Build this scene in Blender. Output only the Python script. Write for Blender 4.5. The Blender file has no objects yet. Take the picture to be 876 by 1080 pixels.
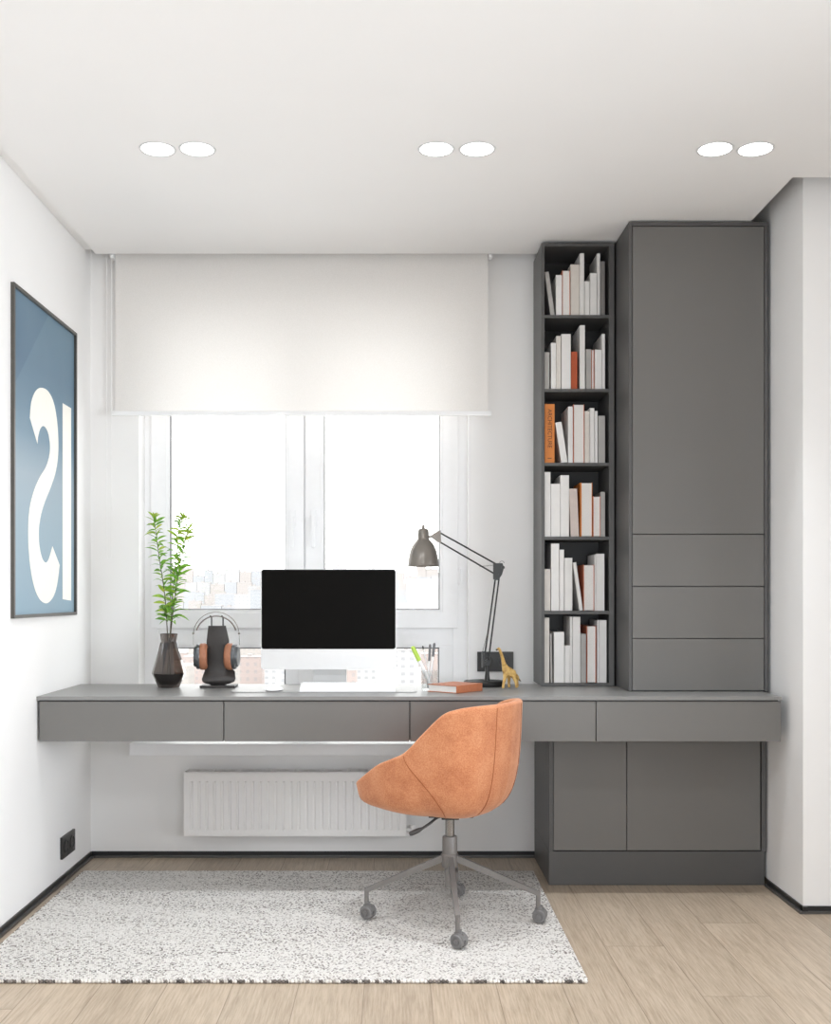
import bpy, bmesh, math, random
from mathutils import Vector, Matrix
S = bpy.context.scene
COL = S.collection
PI = math.pi
EYE = 1.125; F = 1153.0; VX = 417.0; VY = 628.0
def gx(px, Y): return (px - VX) * Y / F          # measured picture column -> metres at a distance
def gz(py, Y): return EYE - (py - VY) * Y / F

# ------------------------------------------------------------------ materials
def lin(c):
    return tuple(((v/255)/12.92 if v/255 <= .04045 else ((v/255+.055)/1.055)**2.4) for v in c)
class NT:
    def __init__(s, name):
        s.m = bpy.data.materials.new(name); s.m.use_nodes = True
        s.t = s.m.node_tree; s.t.nodes.clear()
        s.out = s.t.nodes.new('ShaderNodeOutputMaterial')
    def n(s, typ, **kw):
        nd = s.t.nodes.new('ShaderNode' + typ)
        for k, v in kw.items():
            if k.startswith('i_'):
                nd.inputs[k[2:].replace('_', ' ')].default_value = v
            else: setattr(nd, k, v)
        return nd
    def l(s, a, b): s.t.links.new(a, b)
    def math(s, op, a, b=None, c=None):
        nd = s.n('Math', operation=op)
        for i, v in enumerate((a, b, c)):
            if v is None: continue
            if isinstance(v, (int, float)): nd.inputs[i].default_value = v
            else: s.l(v, nd.inputs[i])
        return nd.outputs[0]
    def ramp(s, fac, stops):
        r = s.n('ValToRGB'); e = r.color_ramp.elements
        while len(e) < len(stops): e.new(.5)
        for i, (p, c) in enumerate(stops):
            e[i].position = p; e[i].color = (*c, 1) if len(c) == 3 else c
        s.l(fac, r.inputs[0]); return r.outputs[0]
    def mix(s, fac, a, b, mode='MIX'):
        nd = s.n('Mix', data_type='RGBA', blend_type=mode)
        for idx, v in ((0, fac), (6, a), (7, b)):
            if isinstance(v, (int, float)): nd.inputs[idx].default_value = v
            elif isinstance(v, tuple): nd.inputs[idx].default_value = (*v, 1)
            else: s.l(v, nd.inputs[idx])
        return nd.outputs[2]
    def coords(s, which='Object', scale=(1, 1, 1)):
        tc = s.n('TexCoord'); mp = s.n('Mapping'); mp.inputs['Scale'].default_value = scale
        s.l(tc.outputs[which], mp.inputs[0]); return mp.outputs[0]
    def geo(s, scale=(1, 1, 1)):
        tc = s.n('NewGeometry'); mp = s.n('Mapping'); mp.inputs['Scale'].default_value = scale
        s.l(tc.outputs['Position'], mp.inputs[0]); return mp.outputs[0]
    def noise(s, vec, scale, detail=3, rough=.5):
        nd = s.n('TexNoise'); nd.inputs['Scale'].default_value = scale
        nd.inputs['Detail'].default_value = detail; nd.inputs['Roughness'].default_value = rough
        s.l(vec, nd.inputs['Vector']); return nd.outputs[0]
    def bump(s, h, strength, dist=.001):
        b = s.n('Bump'); b.inputs['Strength'].default_value = strength; b.inputs['Distance'].default_value = dist
        s.l(h, b.inputs['Height']); return b.outputs[0]
    def pr(s, color=None, rough=.5, metal=0, nrm=None, **kw):
        p = s.n('BsdfPrincipled')
        if isinstance(color, tuple): p.inputs['Base Color'].default_value = (*color, 1)
        elif color is not None: s.l(color, p.inputs['Base Color'])
        if isinstance(rough, (int, float)): p.inputs['Roughness'].default_value = rough
        else: s.l(rough, p.inputs['Roughness'])
        p.inputs['Metallic'].default_value = metal
        for k, v in kw.items(): p.inputs[k.replace('_', ' ')].default_value = v
        if nrm is not None: s.l(nrm, p.inputs['Normal'])
        s.l(p.outputs[0], s.out.inputs[0]); return p
MATS = {}
def simple(name, rgb, rough=.5, metal=0, var=.04, nscale=30, bump=.0, **kw):
    """slightly uneven plain material"""
    t = NT(name); c = lin(rgb); v = t.coords('Object')
    nz = t.noise(v, nscale, 3)
    lo = tuple(x*(1-var) for x in c); hi = tuple(min(1, x*(1+var)) for x in c)
    col = t.ramp(nz, [(.3, lo), (.7, hi)])
    nr = t.bump(nz, bump, .002) if bump else None
    t.pr(col, rough, metal, nr, **kw); MATS[name] = t.m; return t.m
wall_m = simple('white wall paint', (236, 235, 234), .7, var=.01, nscale=3)
ceil_m = simple('white ceiling paint', (236, 235, 234), .8, var=.01, nscale=2)
gap_m = simple('shadow gap paint', (200, 198, 196), .8, var=.01)
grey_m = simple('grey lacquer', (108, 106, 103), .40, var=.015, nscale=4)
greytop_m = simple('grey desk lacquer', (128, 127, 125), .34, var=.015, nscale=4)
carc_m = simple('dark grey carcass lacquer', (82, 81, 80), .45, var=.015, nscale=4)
inner_m = simple('shaded shelf interior', (34, 33, 33), .5, var=.02, nscale=6)  # shade inside the shelf put into the colour of its back panel
base_m = simple('black anodised profile', (48, 48, 48), .35, .3, var=.05)
lip_m = simple('grey anodised lip', (96, 95, 94), .35, .5, var=.05)
upvc_m = simple('white window plastic', (240, 240, 241), .35, var=.01)
seal_m = simple('dark window seal', (120, 120, 122), .6)
rad_m = simple('white radiator enamel', (238, 236, 234), .35, var=.01)
slot_m = simple('dark radiator slot', (70, 68, 66), .6)
blk_m = simple('black plastic', (38, 37, 36), .4, var=.08, nscale=120, bump=.1)
hole_m = simple('socket hole', (12, 12, 12), .6)
chairmet_m = simple('grey powder coated metal', (118, 114, 111), .42, .25, var=.03, nscale=60)
chrome_m = simple('dull steel', (150, 147, 144), .25, .9, var=.03)
rubber_m = simple('grey caster plastic', (112, 110, 109), .45, var=.04)
lampgrey_m = simple('warm grey lamp enamel', (128, 122, 115), .2, .3, var=.02)
lampblk_m = simple('black lamp metal', (42, 42, 41), .35, .4, var=.05)
alu_m = simple('silver aluminium', (222, 222, 222), .35, .35, var=.01)
white_m = simple('white plastic', (240, 240, 240), .3, var=.01)
key_m = simple('white keycaps', (246, 246, 246), .45, var=.01)
pad_m = simple('pale grey desk pad', (176, 175, 173), .4, var=.02)
leather_m = simple('black leather', (50, 46, 44), .45, var=.1, nscale=200, bump=.25)
tan_m = simple('tan leather', (160, 106, 78), .5, var=.1, nscale=90, bump=.2)
brownband_m = simple('brown leather band', (98, 80, 72), .45, var=.1, nscale=90)
hpgrey_m = simple('grey headphone shell', (96, 98, 100), .3, .6, var=.05)
hook_m = simple('black prong', (30, 30, 30), .4)
cord_m = simple('dark cable rubber', (62, 60, 60), .5)
chain_m = simple('white bead chain', (236, 235, 234), .4)
page_m = simple('white book pages', (226, 223, 219), .7, var=.05, nscale=300)
bookw_m = simple('white book cover', (225, 223, 220), .45, var=.02)
bookc_m = simple('cream book cover', (212, 206, 198), .5, var=.04)
bookp_m = simple('blush book cover', (206, 192, 184), .5, var=.04)
bookg_m = simple('light grey book cover', (168, 165, 161), .5, var=.04)
bookd_m = simple('grey book cover', (122, 119, 116), .5, var=.04)
booko_m = simple('orange book cover', (206, 122, 48), .5, var=.06)
bookr_m = simple('rust red book cover', (178, 78, 36), .5, var=.06)
books_m = simple('salmon book cover', (200, 120, 90), .5, var=.05)
notebook_m = simple('orange notebook cover', (178, 108, 74), .5, var=.08, nscale=60)
ink_m = simple('dark spine lettering', (66, 44, 26), .6)
stem_m = simple('brown green stem', (74, 70, 48), .6, var=.2, nscale=80)
mint_m = simple('lime marker cap', (176, 208, 84), .4)
pengrey_m = simple('grey pen cap', (110, 110, 112), .4)
penwhite_m = simple('white pen body', (235, 235, 235), .35)
penblack_m = simple('black pen body', (40, 40, 42), .35)
letter_m = simple('cream poster lettering', (240, 238, 230), .6, var=.01)
frame_m = simple('dark grey picture frame', (84, 82, 78), .35, .4, var=.05)
trim_m = simple('white lamp trim', (205, 205, 205), .5, var=.01)

# dinosaur
t = NT('mottled yellow toy plastic'); v = t.geo()
a = t.noise(v, 60, 4); z = t.n('SeparateXYZ'); t.l(t.geo(), z.inputs[0])
col = t.ramp(a, [(.3, lin((140, 100, 48))), (.5, lin((196, 158, 88))), (.8, lin((214, 182, 116)))])
t.pr(col, .45, nrm=t.bump(a, .4, .002)); dino_m = t.m
dinodark_m = simple('dark brown toy plastic', (66, 50, 36), .45)

# velvet
t = NT('orange velvet'); v = t.geo()
a = t.noise(v, 14, 5, .65); b = t.noise(v, 260, 2)
col = t.ramp(a, [(.28, lin((162, 94, 60))), (.5, lin((184, 118, 79))), (.75, lin((199, 138, 100)))])
col = t.mix(.22, col, t.ramp(b, [(.35, lin((170, 92, 50))), (.65, lin((236, 176, 134)))]))
t.pr(col, .85, nrm=t.bump(b, .35, .001), Sheen_Weight=.3, Sheen_Roughness=.4, Sheen_Tint=(1, .82, .68, 1))
velvet_m = t.m
seam_m = simple('stitched seam', (150, 84, 48), .9)

# glass
def thin_glass(name, tint, refl):
    t = NT(name); tr = t.n('BsdfTransparent'); tr.inputs[0].default_value = (*tint, 1)
    gl = t.n('BsdfGlossy'); gl.inputs['Roughness'].default_value = .02
    fr = t.n('LayerWeight'); fr.inputs[0].default_value = .5
    k = t.math('ADD', t.math('MULTIPLY', t.math('POWER', fr.outputs[1], 4), .5*refl), .04*refl)
    mx = t.n('MixShader'); t.l(k, mx.inputs[0]); t.l(tr.outputs[0], mx.inputs[1]); t.l(gl.outputs[0], mx.inputs[2])
    t.l(mx.outputs[0], t.out.inputs[0]); return t.m
pane_m = thin_glass('clear window glass', (.98, .99, .99), .8)
cup_m = thin_glass('clear acrylic', (.93, .94, .94), 1.0)
smoke_m = thin_glass('smoked glass', (.60, .55, .52), 2.0)
dsmoke_m = thin_glass('dark smoked glass', (.28, .25, .235), 2.0)

# screen
t = NT('black glossy screen'); v = t.geo(); t.pr((.006, .0055, .005), .35, Specular_IOR_Level=.03); screen_m = t.m
t = NT('lamp diffuser'); e = t.n('Emission'); e.inputs[0].default_value = (1, .985, .96, 1); e.inputs[1].default_value = 6
t.l(e.outputs[0], t.out.inputs[0]); glow_m = t.m

# roller blind fabric
t = NT('translucent blind fabric'); v = t.geo((1, 1, 1)); a = t.noise(v, 500, 2)
col = t.ramp(a, [(.3, lin((228, 225, 221))), (.7, lin((236, 233, 230)))])
d = t.n('BsdfDiffuse'); tl = t.n('BsdfTranslucent'); t.l(col, d.inputs[0]); t.l(col, tl.inputs[0])
mx = t.n('MixShader'); mx.inputs[0].default_value = .22
t.l(d.outputs[0], mx.inputs[1]); t.l(tl.outputs[0], mx.inputs[2]); t.l(mx.outputs[0], t.out.inputs[0]); blind_m = t.m

# oak planks along Y
t = NT('light oak planks'); g = t.n('NewGeometry'); sx = t.n('SeparateXYZ'); t.l(g.outputs['Position'], sx.inputs[0])
W = .19
ux = t.math('DIVIDE', t.math('SUBTRACT', sx.outputs[0], .10), W)
row = t.math('FLOOR', ux); fx = t.math('SUBTRACT', ux, row)
wn = t.n('TexWhiteNoise', noise_dimensions='1D'); t.l(row, wn.inputs['W'])
uy = t.math('DIVIDE', t.math('ADD', sx.outputs[1], t.math('MULTIPLY', wn.outputs[0], 7.3)), 1.55)
cel = t.math('FLOOR', uy); fy = t.math('SUBTRACT', uy, cel)
idn = t.math('ADD', t.math('MULTIPLY', row, 13.17), t.math('MULTIPLY', cel, 3.71))
wn2 = t.n('TexWhiteNoise', noise_dimensions='1D'); t.l(idn, wn2.inputs['W'])
cx = t.n('CombineXYZ'); t.l(t.math('MULTIPLY', sx.outputs[0], 13), cx.inputs[0])
t.l(t.math('MULTIPLY', sx.outputs[1], 1.15), cx.inputs[1]); t.l(t.math('MULTIPLY', wn2.outputs[0], 40), cx.inputs[2])
g1 = t.noise(cx.outputs[0], 2.2, 5, .6)
cx2 = t.n('CombineXYZ'); t.l(t.math('MULTIPLY', sx.outputs[0], 90), cx2.inputs[0])
t.l(t.math('MULTIPLY', sx.outputs[1], 4), cx2.inputs[1]); t.l(t.math('MULTIPLY', wn2.outputs[0], 17), cx2.inputs[2])
g2 = t.noise(cx2.outputs[0], 2.0, 4, .65)
col = t.ramp(g1, [(.25, lin((152, 136, 116))), (.5, lin((174, 157, 137))), (.75, lin((189, 173, 154)))])
col = t.mix(.45, col, t.ramp(g2, [(.3, lin((132, 114, 94))), (.62, lin((198, 183, 164)))]))
tint = t.ramp(wn2.outputs[0], [(0, (.88, .87, .86)), (1, (1.06, 1.05, 1.04))])
col = t.mix(1.0, col, tint, 'MULTIPLY')
e1 = t.math('LESS_THAN', t.math('MINIMUM', fx, t.math('SUBTRACT', 1, fx)), .007)
e2 = t.math('LESS_THAN', t.math('MINIMUM', fy, t.math('SUBTRACT', 1, fy)), .0009)
ed = t.math('MAXIMUM', e1, e2)
col = t.mix(t.math('MULTIPLY', ed, .6), col, lin((96, 78, 60)))
t.pr(col, .42, nrm=t.bump(t.math('SUBTRACT', g2, t.math('MULTIPLY', ed, 2)), .12, .001)); floor_m = t.m

# woven rug: rows of wool loops, mostly off-white with charcoal flecks
t = NT('woven wool rug'); g = t.n('NewGeometry'); sx = t.n('SeparateXYZ'); t.l(g.outputs['Position'], sx.inputs[0])
PX, PY = .0052, .0066
iy = t.math('FLOOR', t.math('DIVIDE', sx.outputs[1], PY)); fy = t.math('FRACT', t.math('DIVIDE', sx.outputs[1], PY))
xx = t.math('ADD', t.math('DIVIDE', sx.outputs[0], PX), t.math('MULTIPLY', iy, .37))
ix = t.math('FLOOR', xx); fx = t.math('FRACT', xx)
cb = t.n('CombineXYZ'); t.l(ix, cb.inputs[0]); t.l(iy, cb.inputs[1])
wn = t.n('TexWhiteNoise', noise_dimensions='2D'); t.l(cb.outputs[0], wn.inputs['Vector'])
px_ = t.math('SINE', t.math('MULTIPLY', fx, PI)); py_ = t.math('SINE', t.math('MULTIPLY', fy, PI))
h = t.math('MULTIPLY', px_, py_)
big = t.noise(t.geo((1, 5, 1)), 1.6, 4)
thr = t.math('ADD', wn.outputs[0], t.math('MULTIPLY', t.math('SUBTRACT', big, .5), .5))
col = t.ramp(thr, [(0, lin((246, 243, 238))), (.45, lin((239, 235, 230))), (.72, lin((224, 219, 213))), (.9, lin((172, 165, 158))), (1, lin((120, 113, 108)))])
col = t.mix(t.math('MULTIPLY', t.math('SUBTRACT', 1, t.math('POWER', h, .5)), .42), col, lin((130, 124, 118)))  # shade in the creases between loops mixed into the colour
t.pr(col, .95, nrm=t.bump(h, .8, .004)); rug_m = t.m
t = NT('wool edge loops'); g = t.n('NewGeometry'); sx = t.n('SeparateXYZ'); t.l(g.outputs['Position'], sx.inputs[0])
wn = t.n('TexWhiteNoise', noise_dimensions='1D')
t.l(t.math('FLOOR', t.math('ADD', t.math('DIVIDE', t.math('ADD', sx.outputs[0], t.math('MULTIPLY', sx.outputs[1], 1.0)), .0125), .5)), wn.inputs['W'])
col = t.ramp(wn.outputs[0], [(0, lin((226, 222, 216))), (.52, lin((206, 201, 194))), (.62, lin((120, 112, 106))), (1, lin((84, 79, 76)))])
t.pr(col, .95); loop_m = t.m

# poster print
t = NT('blue poster print'); g = t.n('NewGeometry'); sx = t.n('SeparateXYZ'); t.l(g.outputs['Position'], sx.inputs[0])
zf = t.math('DIVIDE', t.math('SUBTRACT', sx.outputs[2], 1.04), 1.15)
col = t.ramp(zf, [(0, lin((126, 152, 170))), (.3, lin((140, 160, 174))), (.45, lin((146, 160, 172))), (.58, lin((92, 122, 144))), (.8, lin((76, 104, 128))), (1, lin((88, 116, 136)))])
ng = t.noise(t.geo((1, 1, .7)), 3.2, 2)
k = t.math('MULTIPLY', t.math('GREATER_THAN', t.math('ADD', t.math('MULTIPLY', t.math('SUBTRACT', sx.outputs[1], 3.74), .9), t.math('SUBTRACT', 1.94, sx.outputs[2])), .1), .12)
col = t.mix(k, col, lin((150, 180, 190)))
col = t.mix(t.math('MULTIPLY', ng, .25), col, lin((150, 168, 178)))
t.pr(col, .5, Specular_IOR_Level=.3); poster_m = t.m

# leaves: green low, yellow-green near the tips
def leafmat(name, stops):
    t = NT(name); v = t.geo(); a = t.noise(v, 45, 3)
    col = t.ramp(a, stops)
    d = t.n('BsdfPrincipled'); t.l(col, d.inputs['Base Color']); d.inputs['Roughness'].default_value = .45
    tl = t.n('BsdfTranslucent'); t.l(col, tl.inputs[0])
    mx = t.n('MixShader'); mx.inputs[0].default_value = .28
    t.l(d.outputs[0], mx.inputs[1]); t.l(tl.outputs[0], mx.inputs[2]); t.l(mx.outputs[0], t.out.inputs[0]); return t.m
leaf_m = leafmat('fresh green leaves', [(.3, lin((84, 140, 42))), (.55, lin((122, 172, 58))), (.75, lin((168, 190, 84)))])
leaf2_m = leafmat('yellow green leaves', [(.3, lin((122, 164, 54))), (.55, lin((160, 184, 70))), (.75, lin((196, 194, 84)))])

# facades
def facade(name, rgb, win, sx_, sz_, fw=.45, fh=.42):
    t = NT(name); tc = t.n('TexCoord'); s = t.n('SeparateXYZ'); t.l(tc.outputs['Object'], s.inputs[0])
    u = t.math('FRACT', t.math('DIVIDE', t.math('ADD', s.outputs[0], s.outputs[1]), sx_))
    w = t.math('FRACT', t.math('DIVIDE', s.outputs[2], sz_))
    k = t.math('MULTIPLY', t.math('LESS_THAN', u, fw), t.math('LESS_THAN', w, fh))
    gn = t.n('NewGeometry'); sn = t.n('SeparateXYZ'); t.l(gn.outputs['Normal'], sn.inputs[0])
    k = t.math('MULTIPLY', k, t.math('LESS_THAN', t.math('ABSOLUTE', sn.outputs[2]), .5))
    col = t.mix(k, lin(rgb), lin(win)); t.pr(col, .8); return t.m
fac = [facade('white facade', (158, 158, 158), (138, 138, 141), 4.2, 3.6),
       facade('pink brick facade', (148, 136, 132), (138, 131, 130), 3.6, 3.4, .4, .5),
       facade('pale grey facade', (144, 147, 151), (139, 142, 146), 5, 3.8, .6, .35),
       facade('cream facade', (149, 144, 140), (141, 138, 136), 3.8, 3.2, .5, .4)]
hazed_fac = [facade('haze tinted white facade', (150, 150, 151), (142, 142, 145), 9, 7),  # aerial haze put into the colours of the far rows, with little contrast
       facade('haze tinted cream facade', (148, 143, 141), (142, 139, 138), 8, 6, .5, .4),
       facade('haze tinted grey facade', (143, 145, 149), (139, 141, 145), 10, 6, .6, .35)]
roof_m = simple('pale roof', (154, 150, 149), .9, nscale=.1)
ground_m = simple('hazy ground', (222, 222, 222), .9, nscale=.01)

# ------------------------------------------------------------------ mesh helpers
def box(bm, x0, x1, y0, y1, z0, z1, bev=0, seg=2):
    b = bmesh.new() if bev else bm
    vs = [b.verts.new(p) for p in ((x0,y0,z0),(x1,y0,z0),(x1,y1,z0),(x0,y1,z0),(x0,y0,z1),(x1,y0,z1),(x1,y1,z1),(x0,y1,z1))]
    for f in ((0,3,2,1),(4,5,6,7),(0,1,5,4),(1,2,6,5),(2,3,7,6),(3,0,4,7)): b.faces.new([vs[i] for i in f])
    if bev:
        bmesh.ops.bevel(b, geom=b.edges[:], offset=bev, segments=seg, affect='EDGES', profile=.7)
        merge(bm, b)
def merge(bm, b):
    me = bpy.data.meshes.new('tmp'); b.to_mesh(me); b.free(); bm.from_mesh(me); bpy.data.meshes.remove(me)
def prism(bm, pts, axis, a, c):
    """extrude a 2D outline along an axis; pts in the other two axes"""
    def P(u, v, w): return {'x': (w, u, v), 'y': (u, w, v), 'z': (u, v, w)}[axis]
    A = [bm.verts.new(P(u, v, a)) for u, v in pts]; B = [bm.verts.new(P(u, v, c)) for u, v in pts]
    n = len(pts)
    for i in range(n): bm.faces.new((A[i], A[(i+1) % n], B[(i+1) % n], B[i]))
    bm.faces.new(A[::-1]); bm.faces.new(B)
def frame_of(d):
    d = d.normalized(); up = Vector((0, 0, 1)) if abs(d.z) < .95 else Vector((1, 0, 0))
    u = d.cross(up).normalized(); return u, d.cross(u).normalized()
def tube(bm, pts, r, n=10, closed=False, caps=True, flat=1.0):
    pts = [Vector(p) for p in pts]; N = len(pts)
    rs = r if isinstance(r, (list, tuple)) else [r]*N
    rings = []; pu = None
    for i, p in enumerate(pts):
        if closed: d = pts[(i+1) % N] - pts[i-1]
        else: d = pts[min(i+1, N-1)] - pts[max(i-1, 0)]
        d.normalize()
        if pu is None: u, w = frame_of(d)
        else:
            u = (pu - d * pu.dot(d))
            if u.length < 1e-6: u, w = frame_of(d)
            u.normalize(); w = d.cross(u)
        pu = u
        rings.append([bm.verts.new(p + (u*math.cos(2*PI*k/n) + w*math.sin(2*PI*k/n)*flat) * rs[i]) for k in range(n)])
    for i in range(N if closed else N-1):
        A, B = rings[i], rings[(i+1) % N]
        for k in range(n): bm.faces.new((A[k], A[(k+1) % n], B[(k+1) % n], B[k]))
    if caps and not closed: bm.faces.new(rings[0][::-1]); bm.faces.new(rings[-1])
def bar(bm, p0, p1, w0, h0, w1=None, h1=None):
    p0, p1 = Vector(p0), Vector(p1); u, w = frame_of(p1-p0); w1 = w1 or w0; h1 = h1 or h0
    A = [bm.verts.new(p0 + u*a*w0/2 + w*b*h0/2) for a, b in ((-1,-1),(1,-1),(1,1),(-1,1))]
    B = [bm.verts.new(p1 + u*a*w1/2 + w*b*h1/2) for a, b in ((-1,-1),(1,-1),(1,1),(-1,1))]
    for k in range(4): bm.faces.new((A[k], A[(k+1)%4], B[(k+1)%4], B[k]))
    bm.faces.new(A[::-1]); bm.faces.new(B)
def lathe(bm, prof, c=(0, 0, 0), n=32, axis='z', twist=0):
    c = Vector(c); rings = []
    for i, (r, h) in enumerate(prof):
        ring = []
        for k in range(n):
            a = 2*PI*(k + twist*(i % 2))/n; u, v = r*math.cos(a), r*math.sin(a)
            p = {'z': (u, v, h), 'y': (u, h, v), 'x': (h, u, v)}[axis]
            ring.append(bm.verts.new(c + Vector(p)))
        rings.append(ring)
    for A, B in zip(rings, rings[1:]):
        for k in range(n): bm.faces.new((A[k], A[(k+1)%n], B[(k+1)%n], B[k]))
    if prof[0][0] > 1e-5: bm.faces.new(rings[0][::-1])
    if prof[-1][0] > 1e-5: bm.faces.new(rings[-1])
    bmesh.ops.remove_doubles(bm, verts=[v for r in (rings[0], rings[-1]) for v in r], dist=1e-6)
def ball(bm, c, r, sx=1, sy=1, sz=1, n=12):
    bmesh.ops.create_uvsphere(bm, u_segments=n, v_segments=max(6, n//2+1), radius=r,
        matrix=Matrix.Translation(c) @ Matrix.Diagonal((sx, sy, sz, 1)))
WLOC = {}
def tag(o, label=None, cat=None, group=None, kind=None):
    for k, v in (('label', label), ('category', cat), ('group', group), ('kind', kind)):
        if v: o[k] = v
    return o
def obj(name, bm, mat, parent=None, smooth=False, angle=40, normals=True):
    if normals: bmesh.ops.recalc_face_normals(bm, faces=bm.faces[:])
    xs = [v.co for v in bm.verts]
    lo = Vector((min(v[i] for v in xs) for i in range(3))); hi = Vector((max(v[i] for v in xs) for i in range(3)))
    c = Vector(((lo.x+hi.x)/2, (lo.y+hi.y)/2, lo.z))
    for v in bm.verts: v.co -= c
    me = bpy.data.meshes.new(name); bm.to_mesh(me); bm.free()
    if smooth:
        me.shade_smooth()
        try: me.set_sharp_from_angle(angle=math.radians(angle))
        except Exception: pass
    me.materials.append(mat)
    o = bpy.data.objects.new(name, me); COL.objects.link(o); WLOC[o.name] = c.copy()
    if parent: o.parent = parent; o.location = c - WLOC[parent.name]
    else: o.location = c
    return o
def empty(name, loc, label, cat, group=None):
    o = bpy.data.objects.new(name, None); COL.objects.link(o); o.location = loc; o.empty_display_size = .1
    WLOC[o.name] = Vector(loc); return tag(o, label, cat, group)
def B(): return bmesh.new()
def O(name, mat, fn, parent=None, smooth=False, angle=40):
    bm = B(); fn(bm); return obj(name, bm, mat, parent, smooth, angle)
def struct(name, mat, fn, smooth=False):
    return tag(O(name, mat, fn, None, smooth), kind='structure')

# ------------------------------------------------------------------ the room
XL, XR, YB, YF, ZC, ZT = -1.310, 1.442, 4.70, 3.871, 2.565, 2.72
XX, YR = 3.1, -2.2          # unseen part of the room, behind and to the right of the camera
struct('floor', floor_m, lambda b: box(b, XL-.2, XX+.2, YR-.2, YB+.32, -.1, 0))
WX0, WX1, WZ0, WZ1 = gx(146.5, YB), gx(494, YB), .51, 2.36
def wb(b):
    box(b, XL-.2, XR+.3, YB+.012, YB+.32, .0, .026)
    box(b, XL-.2, WX0, YB, YB+.32, .026, ZT); box(b, WX1, XR+.3, YB, YB+.32, .026, ZT)
    box(b, WX0, WX1, YB, YB+.32, .026, WZ0-.012); box(b, WX0, WX1, YB, YB+.32, WZ1, ZT)
struct('wall_back', wall_m, wb)
struct('wall_left', wall_m, lambda b: box(b, XL-.2, XL, YR, YB, .026, ZT))
struct('wall_right', wall_m, lambda b: box(b, XR, XX+.2, YF, YB, .026, ZT))
struct('wall_right_side', wall_m, lambda b: box(b, XX, XX+.2, YR, YF, 0, ZT))
struct('wall_rear', wall_m, lambda b: box(b, XL-.2, XX+.2, YR-.2, YR, 0, ZT))
def cl(b):
    box(b, -1.264, 1.367, YR, 4.608, ZC, ZC+.04); box(b, XL, -1.264, YR, 4.608, ZC+.018, ZC+.04); box(b, 1.367, XX, YR, 3.766, ZC, ZC+.04)
struct('ceiling', ceil_m, cl)
struct('ceiling_upper', gap_m, lambda b: box(b, XL-.2, XX+.2, YR-.2, YB+.32, ZT, ZT+.1))
def skirt(name, x0, x1, y0, y1, side):
    def f(b):
        if side == 'back': box(b, x0, x1, y0-.006, y0+.012, .0, .026)
        if side == 'left': box(b, x0-.012, x0+.006, y0, y1, .0, .026)
        if side == 'right': box(b, x0-.006, x0+.012, y0, y1, .0, .026)
    o = struct(name, base_m, f)
    def g(b):
        if side == 'back': box(b, x0, x1, y0-.016, y0-.006, .0, .010, .001)
        if side == 'left': box(b, x0+.006, x0+.016, y0, y1, .0, .010, .001)
        if side == 'right': box(b, x0-.016, x0-.006, y0, y1, .0, .010, .001)
    O('aluminium_lip', lip_m, g, o)
skirt('baseboard_back', XL+.006, XR-.007, YB, YB, 'back')
skirt('baseboard_left', XL, XL, YR, YB-.007, 'left')
skirt('baseboard_right', XR, XR, YF-.014, 4.23, 'right')
skirt('baseboard_front', XR-.006, XX, YF, YF, 'back')

# ---- window
YW = 4.815
SY = YW + .012
root = struct('window_1', upvc_m, lambda b: (
    box(b, WX0-.01, gx(159.5, YW)+.03, YW-.004, SY+.06, WZ0, WZ1, .004), box(b, gx(484.5, YW)-.03, WX1+.01, YW-.004, SY+.06, WZ0, WZ1, .004),
    box(b, WX0+.05, WX1-.05, YW-.004, SY+.06, WZ1-.06, WZ1, .004), box(b, WX0+.05, WX1-.05, YW-.004, SY+.06, WZ0, WZ0+.06, .004),
    box(b, gx(314, YW), gx(329, YW), YW+.0, SY+.06, WZ0+.05, WZ1-.05, .004),
    box(b, WX0+.03, WX1-.03, YW+.003, SY+.06, gz(683, YW)+.008, gz(660, YW), .004)))
YS = YW - .016
ZP0, ZP1 = gz(642.5, YW), WZ1-.11
def ring(b, x0, x1, z0, z1, w, y0, y1, wt=None, wb_=None, bev=.004):
    wt = wt or w; wb_ = wb_ or w
    box(b, x0, x0+w, y0, y1, z0, z1, bev); box(b, x1-w, x1, y0, y1, z0, z1, bev)
    box(b, x0+w-.006, x1-w+.006, y0, y1, z0, z0+wb_, bev); box(b, x0+w-.006, x1-w+.006, y0, y1, z1-wt, z1, bev)
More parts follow.
